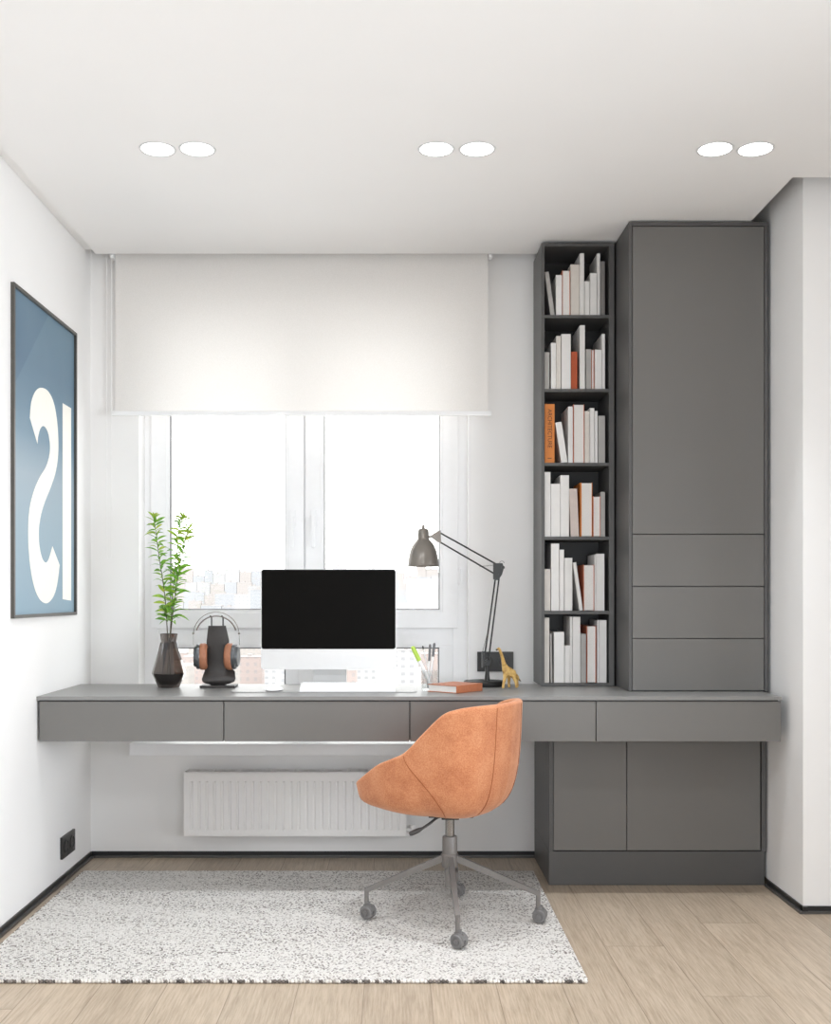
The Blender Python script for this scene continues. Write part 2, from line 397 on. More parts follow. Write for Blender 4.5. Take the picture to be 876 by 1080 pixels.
for a, c, s in ((160, 320.6, 'l'), (322.2, 482.8, 'r')):
    x0, x1 = gx(a, YW), gx(c, YW)
    s1 = O('sash', upvc_m, lambda b: (ring(b, x0, x1, gz(662.5, YW), WZ1-.035, .07, YS, YW+.05, .075, .07),
                                     ring(b, x0+.068, x1-.068, gz(662.5, YW)+.068, WZ1-.108, .013, YS+.004, YW+.05, bev=.002)), root)
    O('seal', seal_m, lambda b: ring(b, x0+.08, x1-.08, gz(662.5, YW)+.08, WZ1-.12, .005, YS+.012, YW+.03, bev=0), s1)
    O('glass_pane', pane_m, lambda b: box(b, x0+.078, x1-.078, YW+.016, YW+.022, gz(662.5, YW)+.078, WZ1-.118), s1)
    # lower fixed light
    zl1 = gz(683, YW)
    O('seal', seal_m, lambda b: ring(b, x0+.083, x1-.083, WZ0+.07, zl1, .005, YW+.008, YW+.03, bev=0), root)
    O('lower_bead', upvc_m, lambda b: (ring(b, x0+.0, x1-.0, WZ0+.0, zl1+.07, .083, YW+.004, YW+.05, .07, .07)), root)
    O('lower_glass_pane', pane_m, lambda b: box(b, x0+.08, x1-.08, YW+.02, YW+.026, WZ0+.068, zl1+.002), root)
    hx = gx(309 if s == 'l' else 331, YW)
    O('window_handle', upvc_m, lambda b: (box(b, hx-.012, hx+.012, YS-.010, YS+.002, gz(556, YW), gz(538, YW), .003),
        box(b, hx-.008, hx+.008, YS-.034, YS-.008, gz(550, YW)-.006, gz(545, YW), .003),
        box(b, hx-.008, hx+.008, YS-.036, YS-.024, gz(578, YW), gz(545, YW), .004)), root)
for px in (484.5,):
    x = gx(px, YW)
    O('window_hinge', upvc_m, lambda b: (box(b, x-.012, x+.013, YS-.008, YW, gz(615, YW), gz(602, YW), .003),
        tube(b, [(x, YS-.008, gz(617, YW)), (x, YS-.008, gz(600, YW))], .006)), root)
O('window_sill', upvc_m, lambda b: (box(b, gx(136, 4.52), WX1+.05, 4.52, YB-.001, gz(797, 4.52), .512, .004), box(b, WX0, WX1, 4.69, YW+.003, .49, .512)), root)

# ---- downlights
r_ = .052
for i, (x, lab) in enumerate(((-.767, 'round ceiling downlight at far left, outer one of the left pair'),
        (-.639, 'round ceiling downlight, inner one of the left pair'),
        (.131, 'round ceiling downlight above the monitor, left one of the middle pair'),
        (.263, 'round ceiling downlight, right one of the middle pair'),
        (1.030, 'round ceiling downlight in front of the tall cabinet, left one of the right pair'),
        (1.160, 'round ceiling downlight at far right, nearest the right wall'))):
    e = empty('ceiling_downlight', (x, 3.526, ZC), lab, 'ceiling light', 'recessed ceiling downlights')
    O('trim_ring', trim_m, lambda b: lathe(b, [(r_, -.001), (r_+.006, -.003), (r_+.008, 0), (r_+.004, .001), (r_, -.001)], (x, 3.526, ZC-.0005), 40), e, True)
    O('diffuser', glow_m, lambda b: lathe(b, [(0, -.0015), (r_, -.0015), (r_, .0), (0, .0)], (x, 3.526, ZC-.0005), 40), e)
    l = bpy.data.lights.new('downlight_beam', 'SPOT'); l.energy = 38; l.shadow_soft_size = .05; l.spot_size = math.radians(66); l.spot_blend = 1.0
    l.color = (.90, .95, 1)
    lo = bpy.data.objects.new('downlight_beam', l); COL.objects.link(lo); lo.parent = e; lo.location = (0, 0, -.015)

# ---- roller blind
YBl = 4.645
bx0, bx1 = gx(121.5, YBl), gx(514.5, YBl)
e = empty('roller_blind', ((bx0+bx1)/2, YBl, gz(437, YBl)), 'off white roller blind pulled halfway down over the window', 'blind')
def fab(b):
    n = 16
    zb = gz(435, YBl)
    for k in range(n):
        xa, xb = bx0+(bx1-bx0)*k/n, bx0+(bx1-bx0)*(k+1)/n
        vs = [b.verts.new(p) for p in ((xa, YBl, zb), (xb, YBl, zb), (xb, YBl, 2.66), (xa, YBl, 2.66))]; b.faces.new(vs)
    bmesh.ops.remove_doubles(b, verts=b.verts[:], dist=1e-5)
O('blind_fabric', blind_m, fab, e)
O('bottom_rail', white_m, lambda b: box(b, gx(117.5, YBl), gx(518, YBl), YBl-.008, YBl+.008, gz(438.5, YBl), gz(433.8, YBl), .003), e)
O('roller_tube', white_m, lambda b: tube(b, [(bx0, YBl, 2.66), (bx1, YBl, 2.66)], .022, 20), e, True)
for px in (119.0, 516.8):
    O('blind_bracket', white_m, lambda b: (box(b, gx(px, YBl)-.007, gx(px, YBl)+.007, YBl-.022, YBl+.022, gz(273, YBl), 2.70, .002)), e)
def chain(b):
    for dx in (-.011, .009):
        x = gx(115.2, YBl)+dx
        z = gz(266, YBl)
        tube(b, [(x, YBl, z+.02), (x, YBl, gz(585, YBl))], .0007, 5)
        while z > gz(585, YBl):
            ball(b, (x, YBl, z), .0027, n=6); z -= .0085
    x = gx(115.2, YBl)
    tube(b, [(x-.011, YBl, gz(585, YBl)), (x-.008, YBl, gz(589, YBl)), (x, YBl, gz(590, YBl)), (x+.006, YBl, gz(589, YBl)), (x+.009, YBl, gz(585, YBl))], .0012, 6)
O('bead_chain', chain_m, chain, e, True)

# ---- desk
YD, DZ = 3.99, .7566
e = empty('floating_desk', (.05, 4.27, .59), 'long grey wall to wall floating desk with four drawers', 'desk')
O('desktop', greytop_m, lambda b: box(b, XL+.001, 1.408, YD-.004, 4.545, DZ-.014, DZ, .002), e)
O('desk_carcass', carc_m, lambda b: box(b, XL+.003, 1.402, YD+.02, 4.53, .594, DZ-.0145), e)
xs = [gx(p, YD) for p in (41, 235.9, 432.0, 628.2, 823.6)]
for a, c in zip(xs, xs[1:]):
    O('drawer', grey_m, lambda b: box(b, a+.0018, c-.0018, YD, YD+.02, gz(782, YD), DZ-.019, .0012), e)
# ---- base cabinet
Yb = 4.234
e = empty('base_cabinet', (1.01, 4.45, 0), 'grey two door floor cabinet under the right end of the desk', 'cabinet')
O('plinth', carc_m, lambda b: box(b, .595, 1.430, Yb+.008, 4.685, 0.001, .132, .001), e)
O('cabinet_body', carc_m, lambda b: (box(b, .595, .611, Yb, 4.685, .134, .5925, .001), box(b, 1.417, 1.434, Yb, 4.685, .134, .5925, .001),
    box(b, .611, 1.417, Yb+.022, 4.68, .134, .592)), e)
xm = gx(660.8, Yb)
for a, c in ((.6125, xm-.0015), (xm+.0015, 1.412)):
    O('cabinet_door', grey_m, lambda b: box(b, a, c, Yb+.001, Yb+.021, .1375, .588, .0012), e)
# ---- tall cabinet
Yt = 4.196
TX0, TX1 = .895, 1.428
e = empty('tall_cabinet', ((TX0+TX1)/2, 4.44, DZ), 'tall grey cabinet with one door above three drawers, standing on the desk', 'cabinet')
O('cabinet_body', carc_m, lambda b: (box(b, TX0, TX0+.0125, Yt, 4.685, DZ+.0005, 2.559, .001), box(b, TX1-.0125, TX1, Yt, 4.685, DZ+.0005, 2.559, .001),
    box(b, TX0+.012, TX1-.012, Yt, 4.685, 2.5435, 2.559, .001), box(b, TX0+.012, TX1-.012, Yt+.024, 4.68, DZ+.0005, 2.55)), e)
O('cabinet_door', grey_m, lambda b: box(b, TX0+.0145, TX1-.0145, Yt+.001, Yt+.021, 1.3615, 2.541, .0012), e)
for z0, z1 in ((1.1612, 1.3580), (.9610, 1.1580), (DZ+.004, .9578)):
    O('drawer', grey_m, lambda b: box(b, TX0+.0145, TX1-.0145, Yt+.001, Yt+.021, z0, z1, .0012), e)
# ---- open bookshelf
Ys = 4.434
BX0, BX1 = gx(570.6, Ys), gx(647.6, Ys)
BT = gz(256.5, Ys)
shelf_py = [(332, 335.2), (410, 413.2), (488, 491.2), (566, 569.3), (644.4, 647.8)]
e = empty('bookshelf', ((BX0+BX1)/2, 4.56, DZ), 'narrow tall dark grey open bookshelf with six compartments, standing on the desk', 'bookshelf')
IX0, IX1 = gx(574, Ys), gx(642, Ys)
O('shelf_body', carc_m, lambda b: (box(b, BX0, IX0, Ys, 4.685, DZ+.0005, BT, .001), box(b, IX1, BX1, Ys, 4.685, DZ+.0005, BT, .001),
    box(b, IX0-.001, IX1+.001, Ys, 4.685, gz(259.6, Ys), BT, .001), box(b, IX0-.001, IX1+.001, Ys, 4.685, DZ+.0005, gz(720.6, Ys), .001)), e)
O('back_panel', inner_m, lambda b: box(b, IX0, IX1, 4.665, 4.684, DZ+.002, BT-.002), e)
for a, c in shelf_py:
    O('shelf', carc_m, lambda b: box(b, IX0, IX1, Ys+.003, 4.665, gz(c, Ys), gz(a, Ys), .0008), e)

# ---- books: (zoomed left, right, top[, kind, lean]) read off each compartment
YK = Ys + .012
W_, C_, P_, G_, D_, OR, RR, SA = (bookw_m, 'white'), (bookc_m, 'cream'), (bookp_m, 'blush'), (bookg_m, 'light grey'), (bookd_m, 'grey'), (booko_m, 'orange'), (bookr_m, 'rust red'), (books_m, 'salmon edged')
rows = [
 (250, 795, 'top', [(150,195,345,G_,'s',-63),(205,268,380,W_,'s'),(270,352,330,SA,'p'),(356,448,268,C_,'s'),(450,496,155,W_,'s'),(500,552,443,W_,'s'),(555,625,358,W_,'s'),(628,661,153,W_,'s'),(666,710,235,D_,'s')]),
 (325, 825, 'second', [(88,140,443,G_,'s'),(155,207,345,W_,'s'),(209,258,275,C_,'s'),(262,358,258,W_,'s'),(362,426,437,RR,'s'),(450,504,168,W_,'s'),(512,568,415,G_,'s'),(570,600,415,SA,'p'),(604,676,418,W_,'s'),(678,711,255,W_,'s')]),
 (405, 805, 'third', [(90,194,198,OR,'s'),(262,328,385,W_,'s',-64),(331,380,225,W_,'s'),(384,496,203,SA,'p'),(500,550,272,C_,'s'),(552,602,240,W_,'s'),(605,635,270,W_,'s'),(640,711,320,G_,'s')]),
 (483, 805, 'fourth', [(88,150,140,W_,'s'),(152,250,262,W_,'s'),(252,341,173,W_,'s'),(358,445,312,P_,'s',-20),(455,580,250,OR,'p'),(585,662,390,SA,'p'),(664,711,345,G_,'s')]),
 (560, 808, 'fifth', [(86,150,378,C_,'s'),(155,240,118,W_,'s'),(243,290,180,W_,'s'),(295,376,265,W_,'s'),(450,487,308,W_,'s',-72),(490,600,335,SA,'p'),(602,616,235,W_,'s'),(618,706,222,W_,'s')]),
 (638, 788, 'bottom', [(86,140,120,C_,'s'),(152,172,285,G_,'s',-8),(185,291,265,W_,'s'),(295,350,405,W_,'s'),(352,374,108,W_,'s'),(376,456,110,W_,'s'),(460,515,285,G_,'s'),(522,618,205,SA,'p'),(628,648,145,W_,'s'),(650,726,145,W_,'s')]),
]
ordw = ['first','second','third','fourth','fifth','sixth','seventh','eighth','ninth','tenth']
random.seed(4)
floors = [gz(a, Ys) for a, c in shelf_py] + [gz(720.6, Ys)]
for (y0, zb, rname, bks), fz in zip(rows, floors):
    hs = [(bk[2]) for bk in bks]
    for j, bk in enumerate(bks):
        x0 = gx(565+bk[0]/9.733, YK)+.0003; x1 = gx(565+bk[1]/9.733, YK)-.0003
        hgt = (zb-bk[2])/9.733*YK/F; dep = random.uniform(.13, .165) if hgt < .2 else random.uniform(.165, .205)
        mat, cname = bk[3]; sh = bk[5]/9.733*YK/F if len(bk) > 5 else 0
        yy = YK + random.uniform(0, .006); z0 = fz+.0006; th = .0022
        def fix(b, sh=sh, hgt=hgt, z0=z0):     # tilt a leaning book about its foot
            if sh:
                ang = math.atan2(sh, hgt); xr = x0
                for v in b.verts:
                    dx, dz = v.co.x-xr, v.co.z-z0
                    v.co.x = xr + dx*math.cos(ang) + dz*math.sin(ang); v.co.z = z0 + abs(math.sin(ang))*0 - dx*math.sin(ang) + dz*math.cos(ang)
                lo = min(v.co.z for v in b.verts)
                return lo
        def cover(b):
            if bk[4] == 's':
                box(b, x0, x1, yy, yy+th, z0, z0+hgt, .0007, 1)
                box(b, x0, x0+th, yy+.001, yy+dep, z0, z0+hgt); box(b, x1-th, x1, yy+.001, yy+dep, z0, z0+hgt)
            else:
                box(b, x0, x1, yy+dep-th, yy+dep, z0, z0+hgt)
                k = 2.4 if bk[0] == 455 else 1
                box(b, x0, x0+th*k, yy, yy+dep-.001, z0, z0+hgt); box(b, x1-th, x1, yy, yy+dep-.001, z0, z0+hgt)
        def pages(b):
            k = 2.4 if bk[0] == 455 and bk[4] == 'p' else 1
            if bk[4] == 's': box(b, x0+th*.9, x1-th*.9, yy+th, yy+dep-.004, z0+.003, z0+hgt-.003)
            else: box(b, x0+th*k*.9, x1-th*.9, yy+.002, yy+dep-th, z0+.002, z0+hgt-.002)
        bc, bp = B(), B(); cover(bc); pages(bp)
        if sh:
            fix(bc); fix(bp); lo = min(v.co.z for v in bc.verts); 
            for q in (bc, bp):
                for v in q.verts: v.co.z += z0-lo
        comp = 'top shelf' if rname == 'top' else ('bottom shelf' if rname == 'bottom' else rname + ' shelf down')
        lean = ' leaning' if sh else ''
        size = 'tall ' if hgt > .21 else ('short ' if hgt < .15 else '')
        thick = 'thin ' if (x1-x0) < .016 else ('thick ' if (x1-x0) > .031 else '')
        if cname == 'salmon edged': desc = 'white book with salmon covers'
        elif bk[4] == 'p': desc = 'white book with orange cover edge'
        elif bk[0] == 90: desc = 'orange book with dark spine lettering'
        else: desc = cname + ' book'
        lab = '%s%s%s%s, %s from left on the %s' % (size, thick, 'leaning ' if sh else '', desc, ordw[j], comp)
        o = obj('book', bc, mat); tag(o, lab, 'book', 'books in the bookshelf')
        obj('page_block', bp, page_m, o)
        if bk[0] == 90 and rname == 'third':
            cu = bpy.data.curves.new('t', 'FONT'); cu.body = 'ARCHITECTURE'; cu.size = .0235; cu.extrude = .0002; cu.align_x = 'CENTER'; cu.align_y = 'CENTER'
            to = bpy.data.objects.new('t', cu); COL.objects.link(to)
            dg = bpy.context.evaluated_depsgraph_get(); me = bpy.data.meshes.new_from_object(to.evaluated_get(dg))
            bpy.data.objects.remove(to)
            w = max(v.co.x for v in me.vertices)-min(v.co.x for v in me.vertices); k = .158/w
            bm = B(); bm.from_mesh(me); bpy.data.meshes.remove(me)
            M = Matrix.Translation(((x0+x1)/2, yy-.0003, z0+hgt-.1)) @ Matrix.Rotation(PI/2, 4, 'Y') @ Matrix.Rotation(PI/2, 4, 'X') @ Matrix.Diagonal((k, 1, 1, 1))
            bmesh.ops.transform(bm, matrix=M, verts=bm.verts)
            O('spine_mark', ink_m, lambda b: box(b, (x0+x1)/2-.008, (x0+x1)/2+.008, yy-.0005, yy, z0+.018, z0+.021), o)
            obj('spine_lettering', bm, ink_m, o, normals=False)

# ------------------------------------------------------------------ radiator
Yr = 4.585
rx0, rx1 = gx(194, Yr), gx(428, Yr); rz0, rz1 = gz(882, Yr), gz(815, Yr)
e = empty('radiator', ((rx0+rx1)/2, 4.64, rz0), 'white ribbed panel radiator on the wall below the window', 'radiator')
def rpan(b):
    n = 28; zt, zb_ = gz(824, Yr), gz(876, Yr); pitch = (rx1-rx0-.03)/n
    # front skin as a fluted strip
    prof = [(rx0, 0), (rx0+.015, 0)]
    for k in range(n):
        s = rx0+.015+k*pitch
        prof += [(s+pitch*.30, 0), (s+pitch*.42, .005), (s+pitch*.58, .005), (s+pitch*.70, 0)]
    prof += [(rx1, 0)]
    zs = [(rz0, 0), (zb_, 0), (zb_+.006, 1), (zt-.006, 1), (zt, 0), (rz1, 0)]
    g = [[b.verts.new((x, Yr+d*k, z)) for x, d in prof] for z, k in zs]
    for i in range(len(g)-1):
        for j in range(len(prof)-1): b.faces.new((g[i][j], g[i][j+1], g[i+1][j+1], g[i+1][j]))
    box(b, rx0, rx1, Yr+.0055, Yr+.016, rz0, rz1)
O('front_panel', rad_m, rpan, e)
for xa, xb in ((rx0-.001, rx0+.004), (rx1-.004, rx1+.001)):
    O('side_cover', rad_m, lambda b: box(b, xa, xb, Yr-.001, 4.672, rz0, rz1+.001, .001), e)
def gril(b):
    box(b, rx0, rx1, Yr, Yr+.012, rz1-.002, rz1+.003, .001); box(b, rx0, rx1, 4.660, 4.672, rz1-.002, rz1+.003, .001)
    n = 8
    for k in range(n+1):
        x = rx0+.012+(rx1-rx0-.024)*k/n
        box(b, x-.045 if k else x-.01, x-.006, Yr+.01, 4.665, rz1-.001, rz1+.002); box(b, x+.006, x+.045 if k < n else x+.01, Yr+.01, 4.665, rz1-.001, rz1+.002)
    for k in range(n): 
        x = rx0+.012+(rx1-rx0-.024)*(k+.5)/n; box(b, x-.02, x+.02, Yr+.01, 4.665, rz1-.001, rz1+.002)
O('top_grille', rad_m, gril, e)
O('rear_panel', rad_m, lambda b: box(b, rx0+.01, rx1-.01, 4.650, 4.662, rz0+.004, rz1-.004), e)
for xa in (rx0+.1, rx1-.13):
    O('wall_bracket', rad_m, lambda b: box(b, xa, xa+.03, 4.66, YB+.001, rz0+.03, rz1-.03), e)
O('radiator_valve', rad_m, lambda b: (tube(b, [(rx1-.002, 4.63, gz(878, Yr)), (rx1+.03, 4.63, gz(878, Yr))], .009, 14), tube(b, [(rx1+.028, 4.63, gz(878, Yr)-.008), (rx1+.028, 4.63, gz(878, Yr)+.022)], .011, 14),
    tube(b, [(rx1+.028, 4.63, gz(878, Yr)), (rx1+.028, YB+.001, gz(878, Yr))], .007, 12)), e, True)

# ------------------------------------------------------------------ sockets
e = empty('wall_socket', (gx(522, YB), YB, gz(708, YB)), 'black double socket on the back wall behind the lamp and toy dinosaur', 'socket')
sx0, sx1, sz0, sz1 = gx(503, YB), gx(541, YB), gz(708, YB), gz(687.3, YB)
O('socket_plate', blk_m, lambda b: box(b, sx0, sx1, YB-.010, YB, sz0, sz1, .002), e)
for k in (.27, .73):
    x = sx0+(sx1-sx0)*k; z = (sz0+sz1)/2
    o = O('socket_insert', blk_m, lambda b: lathe(b, [(.026, -.0135), (.026, -.009), (.0, -.009)][::-1] + [(.0225, -.0135), (.0215, -.0105), (0, -.0105)], (x, YB, z), 32, 'y'), e, True, 30)
    O('pin_hole', hole_m, lambda b: (tube(b, [(x-.0095, YB-.0112, z), (x-.0095, YB-.0104, z)], .0026, 10), tube(b, [(x+.0095, YB-.0112, z), (x+.0095, YB-.0104, z)], .0026, 10)), o)
py0, py1 = 4.27, 4.44
e = empty('wall_socket', (XL, 4.355, .092), 'black double socket low on the left wall near the corner', 'socket')
O('socket_plate', blk_m, lambda b: box(b, XL, XL+.010, py0, py1, .092, .178, .002), e)
for k in (.27, .73):
    y = py0+(py1-py0)*k; z = .135
    o = O('socket_insert', blk_m, lambda b: lathe(b, [(0, .009), (.027, .009), (.027, .0135), (.0235, .0135), (.0225, .0105), (0, .0105)], (XL, y, z), 32, 'x'), e, True, 30)
    O('pin_hole', hole_m, lambda b: (tube(b, [(XL+.0104, y-.0095, z), (XL+.0112, y-.0095, z)], .0026, 10), tube(b, [(XL+.0104, y+.0095, z), (XL+.0112, y+.0095, z)], .0026, 10)), o)

# ------------------------------------------------------------------ poster
p0, p1, q0, q1 = 3.722, 4.457, 1.046, 2.193
e = empty('framed_poster', (XL, (p0+p1)/2, q0), 'framed blue poster with a large cream letter on the left wall', 'poster')
def fr(b):
    w, d = .012, .013
    box(b, XL, XL+d, p0, p0+w, q0, q1, .001); box(b, XL, XL+d, p1-w, p1, q0, q1, .001)
    box(b, XL, XL+d, p0+w, p1-w, q0, q0+w, .001); box(b, XL, XL+d, p0+w, p1-w, q1-w, q1, .001)
O('picture_frame', frame_m, fr, e)
pr_ = O('poster_print', poster_m, lambda b: box(b, XL+.001, XL+.003, p0+.011, p1-.011, q0+.011, q1-.011), e)
def pp(zx, zy):          # zoomed reading of the poster -> point on the left wall
    x, y = zx/2.77, 280+zy/2.77; r = (VX-x)/321.5; return (4.7/r, EYE+(VY-y)/(245.4*r))
def spline(P, closed=True, n=6):
    out = []; N = len(P)
    for i in range(N):
        a, b_, c, d = P[i-1], P[i], P[(i+1) % N], P[(i+2) % N]
        for k in range(n):
            s = k/n
            out.append(tuple(.5*((2*b_[m]) + (-a[m]+c[m])*s + (2*a[m]-5*b_[m]+4*c[m]-d[m])*s*s + (-a[m]+3*b_[m]-3*c[m]+d[m])*s**3) for m in range(2)))
    return out
def seg(P, n=8):         # open Catmull-Rom through P
    Q = [P[0]] + P + [P[-1]]; out = []
    for i in range(1, len(Q)-2):
        a, b_, c, d = Q[i-1], Q[i], Q[i+1], Q[i+2]
        for k in range(n):
            s = k/n
            out.append(tuple(.5*((2*b_[m]) + (-a[m]+c[m])*s + (2*a[m]-5*b_[m]+4*c[m]-d[m])*s*s + (-a[m]+3*b_[m]-3*c[m]+d[m])*s**3) for m in range(len(b_))))
    return out + [tuple(P[-1])]
s_out = seg([(84, 445), (88, 400), (100, 368), (117, 357), (138, 368), (155, 405), (165, 470), (167, 545), (160, 600), (146, 645), (128, 690), (116, 730), (110, 775), (112, 820), (120, 855), (130, 868), (138, 860), (145, 838), (150, 820)]) + \
        seg([(171, 875), (163, 935), (150, 972), (130, 987), (108, 968), (92, 920), (82, 850), (79, 770), (83, 710), (95, 660), (112, 620), (130, 590), (140, 560), (143, 530), (139, 495), (131, 475), (122, 469), (114, 478), (108, 500), (106, 520)])
from mathutils.geometry import tessellate_polygon
def letter(b, pts):
    n = len(pts); A = [b.verts.new((XL+.0032, u, v)) for u, v in pts]; B_ = [b.verts.new((XL+.0038, u, v)) for u, v in pts]
    for i in range(n): b.faces.new((A[i], A[(i+1) % n], B_[(i+1) % n], B_[i]))
    for tr in tessellate_polygon([[Vector((u, v, 0)) for u, v in pts]]): b.faces.new([B_[i] for i in tr])
O('poster_lettering', letter_m, lambda b: letter(b, [pp(*q) for q in s_out]), pr_)
O('poster_lettering', letter_m, lambda b: letter(b, [pp(*q) for q in ((180, 402), (204.5, 417), (204.5, 979), (180, 975))]), pr_)

# ------------------------------------------------------------------ rug
RX0, RX1, RY0, RY1, RH = -1.262, .558, 3.171, 4.427, .010
e = empty('woven_rug', (-.35, 3.8, 0), 'off white woven wool rug with dark flecks under the chair', 'rug')
def rug(b):
    nx, ny = 120, 90; random.seed(8)
    g = [[b.verts.new((RX0+(RX1-RX0)*i/nx, RY0+(RY1-RY0)*j/ny, RH+random.uniform(-.0008, .0008))) for i in range(nx+1)] for j in range(ny+1)]
    for j in range(ny):
        for i in range(nx): b.faces.new((g[j][i], g[j][i+1], g[j+1][i+1], g[j+1][i]))
    box(b, RX0+.001, RX1-.001, RY0+.001, RY1-.001, .0005, RH-.0012)
O('rug_weave', rug_m, rug, e)
def loops(b):
    random.seed(3); x = RX0
    while x < RX1+.004:
        ball(b, (x, RY0-.001+random.uniform(-.0015, .001), .0062), .0058, 1.15, .9, 1, n=8); x += .0125
    for X_ in (RX0, x-.0125):
        y = RY0+.006
        while y < RY1: ball(b, (X_, y, .0062), .0058, .8, 1.1, .9, n=6); y += .0118
O('edge_loops', loop_m, loops, e, True)

# ------------------------------------------------------------------ swivel chair
CX, CY = .186, 3.752
e = empty('swivel_chair', (CX, CY, RH), 'orange velvet bucket swivel chair on a grey four star caster base', 'chair')
AL = math.radians(30)
fd = Vector((-math.cos(AL), math.sin(AL), 0)); ld = Vector((-math.sin(AL), -math.cos(AL), 0))
def cw(x, y, z): p = fd*x + ld*y; return Vector((CX+p.x, CY+p.y, z))
half = [(.335, 0, .456), (.33, .06, .460), (.31, .11, .469), (.27, .152, .490), (.18, .200, .545), (.12, .220, .570), (.053, .230, .600), (-.018, .233, .665), (-.088, .228, .727), (-.14, .212, .748), (-.195, .168, .757), (-.225, .09, .758), (-.235, 0, .758)]
hp = seg(half, 6)
rim = hp + [(x, -y, z) for x, y, z in hp[-2:0:-1]]
C0 = (.02, 0)
def zbot(x): return (.376 + .028*max(0, (x)/.33)**1.1) if x > 0 else .376
def surf(i, h, inset=0, lift=0):
    """point on radial line i at height fraction h"""
    x, y, z = rim[i % len(rim)]; n = 3.4 + 5*max(0, x/.33)**1.2 + (.9*(-x/.235) if x < 0 else 0)
    s = (1-(1-h)**n)**(1/n) if h > 0 else 0
    dx, dy = x-C0[0], y-C0[1]; L = math.hypot(dx, dy); k = (L-inset)/L
    s *= 1-.05*(1-h)
    xx, yy = C0[0]+dx*s*k, C0[1]+dy*s*k
    zb_ = zbot(xx)+lift
    return cw(xx, yy, zb_+(z-zb_)*h)
def shell(b):
    hs = [0, .0004, .003, .01, .025, .05, .09, .15, .23, .33, .45, .58, .72, .86, .96, 1]; N = len(rim); rings = []
    for h in hs[1:]: rings.append([b.verts.new(surf(i, h)) for i in range(N)])
    T = .028
    for a in (30, 70, 110, 150):     # rolled rim
        rr = []
        for i in range(N):
            p = surf(i, 1); q = surf(i, 1, T); m = (p+q)/2; r = (p-q)/2
            rr.append(b.verts.new(m + r*math.cos(math.radians(a)) + Vector((0, 0, 1))*T/2*.8*math.sin(math.radians(a))))
        rings.append(rr)
    for h in hs[:0:-1]: rings.append([b.verts.new(surf(i, h, T, .045)) for i in range(N)])
    for A, Bq in zip(rings, rings[1:]):
        for i in range(N): b.faces.new((A[i], A[(i+1) % N], Bq[(i+1) % N], Bq[i]))
    b.faces.new(rings[0][::-1]); b.faces.new(rings[-1])
O('seat_shell', velvet_m, shell, e, True, angle=80)
def seam(b, f):
    pts = []
    for k in range(25):
        t_ = k/24; p = f(t_); pts.append(p)
    tube(b, pts, .0013, 6)
def on(i, h):
    a = int(math.floor(i)); fr_ = i-a; p = surf(a, h).lerp(surf(a+1, h), fr_); c = Vector((CX, CY, p.z)); return p + (p-c).normalized()*.0003
N2 = len(rim)
for f_ in (lambda t_: on(36+14*t_**1.3, 1-.985*t_**.9), lambda t_: on(N2-36-14*t_**1.3, 1-.985*t_**.9), lambda t_: on(65.5-1*t_, 1-.97*t_), lambda t_: on(N2-65.5+1*t_, 1-.97*t_)):
    O('seam', seam_m, lambda b: seam(b, f_), e)
O('mechanism_plate', blk_m, lambda b: (box(b, CX-.030, CX+.030, CY-.04, CY+.04, .362, .380, .004), box(b, CX-.075, CX+.075, CY-.075, CY+.075, .376, .383, .003)), e)
def lever(b):
    pts = [(CX-.02, CY-.01, .371), (CX-.045, CY-.03, .368), (CX-.07, CY-.045, .352), (CX-.10, CY-.055, .335), (CX-.14, CY-.06, .318)]
    sp = seg(pts, 5); tube(b, sp, [.0045]*(len(sp)-6)+[.006, .008, .0085, .0085, .008, .005], 10)
O('height_lever', cord_m, lever, e, True)
O('gas_lift', chrome_m, lambda b: tube(b, [(CX, CY, .285), (CX, CY, .366)], .0155, 24), e, True)
O('column_sleeve', chairmet_m, lambda b: lathe(b, [(0, .125), (.018, .125), (.018, .19), (.0265, .195), (.0285, .2), (.0285, .238), (.0255, .242), (.0255, .296), (.0235, .300), (0, .300)], (CX, CY, 0), 32), e, True, 30)
B0 = math.atan2(.62, .05+.0)      # heading of the far leg
vf = Vector((.036, .30, 0))
ends = [Vector((.196, 3.458)), Vector((-.100, 3.772)), Vector((.225, 4.045)), Vector((.486, 3.728))]
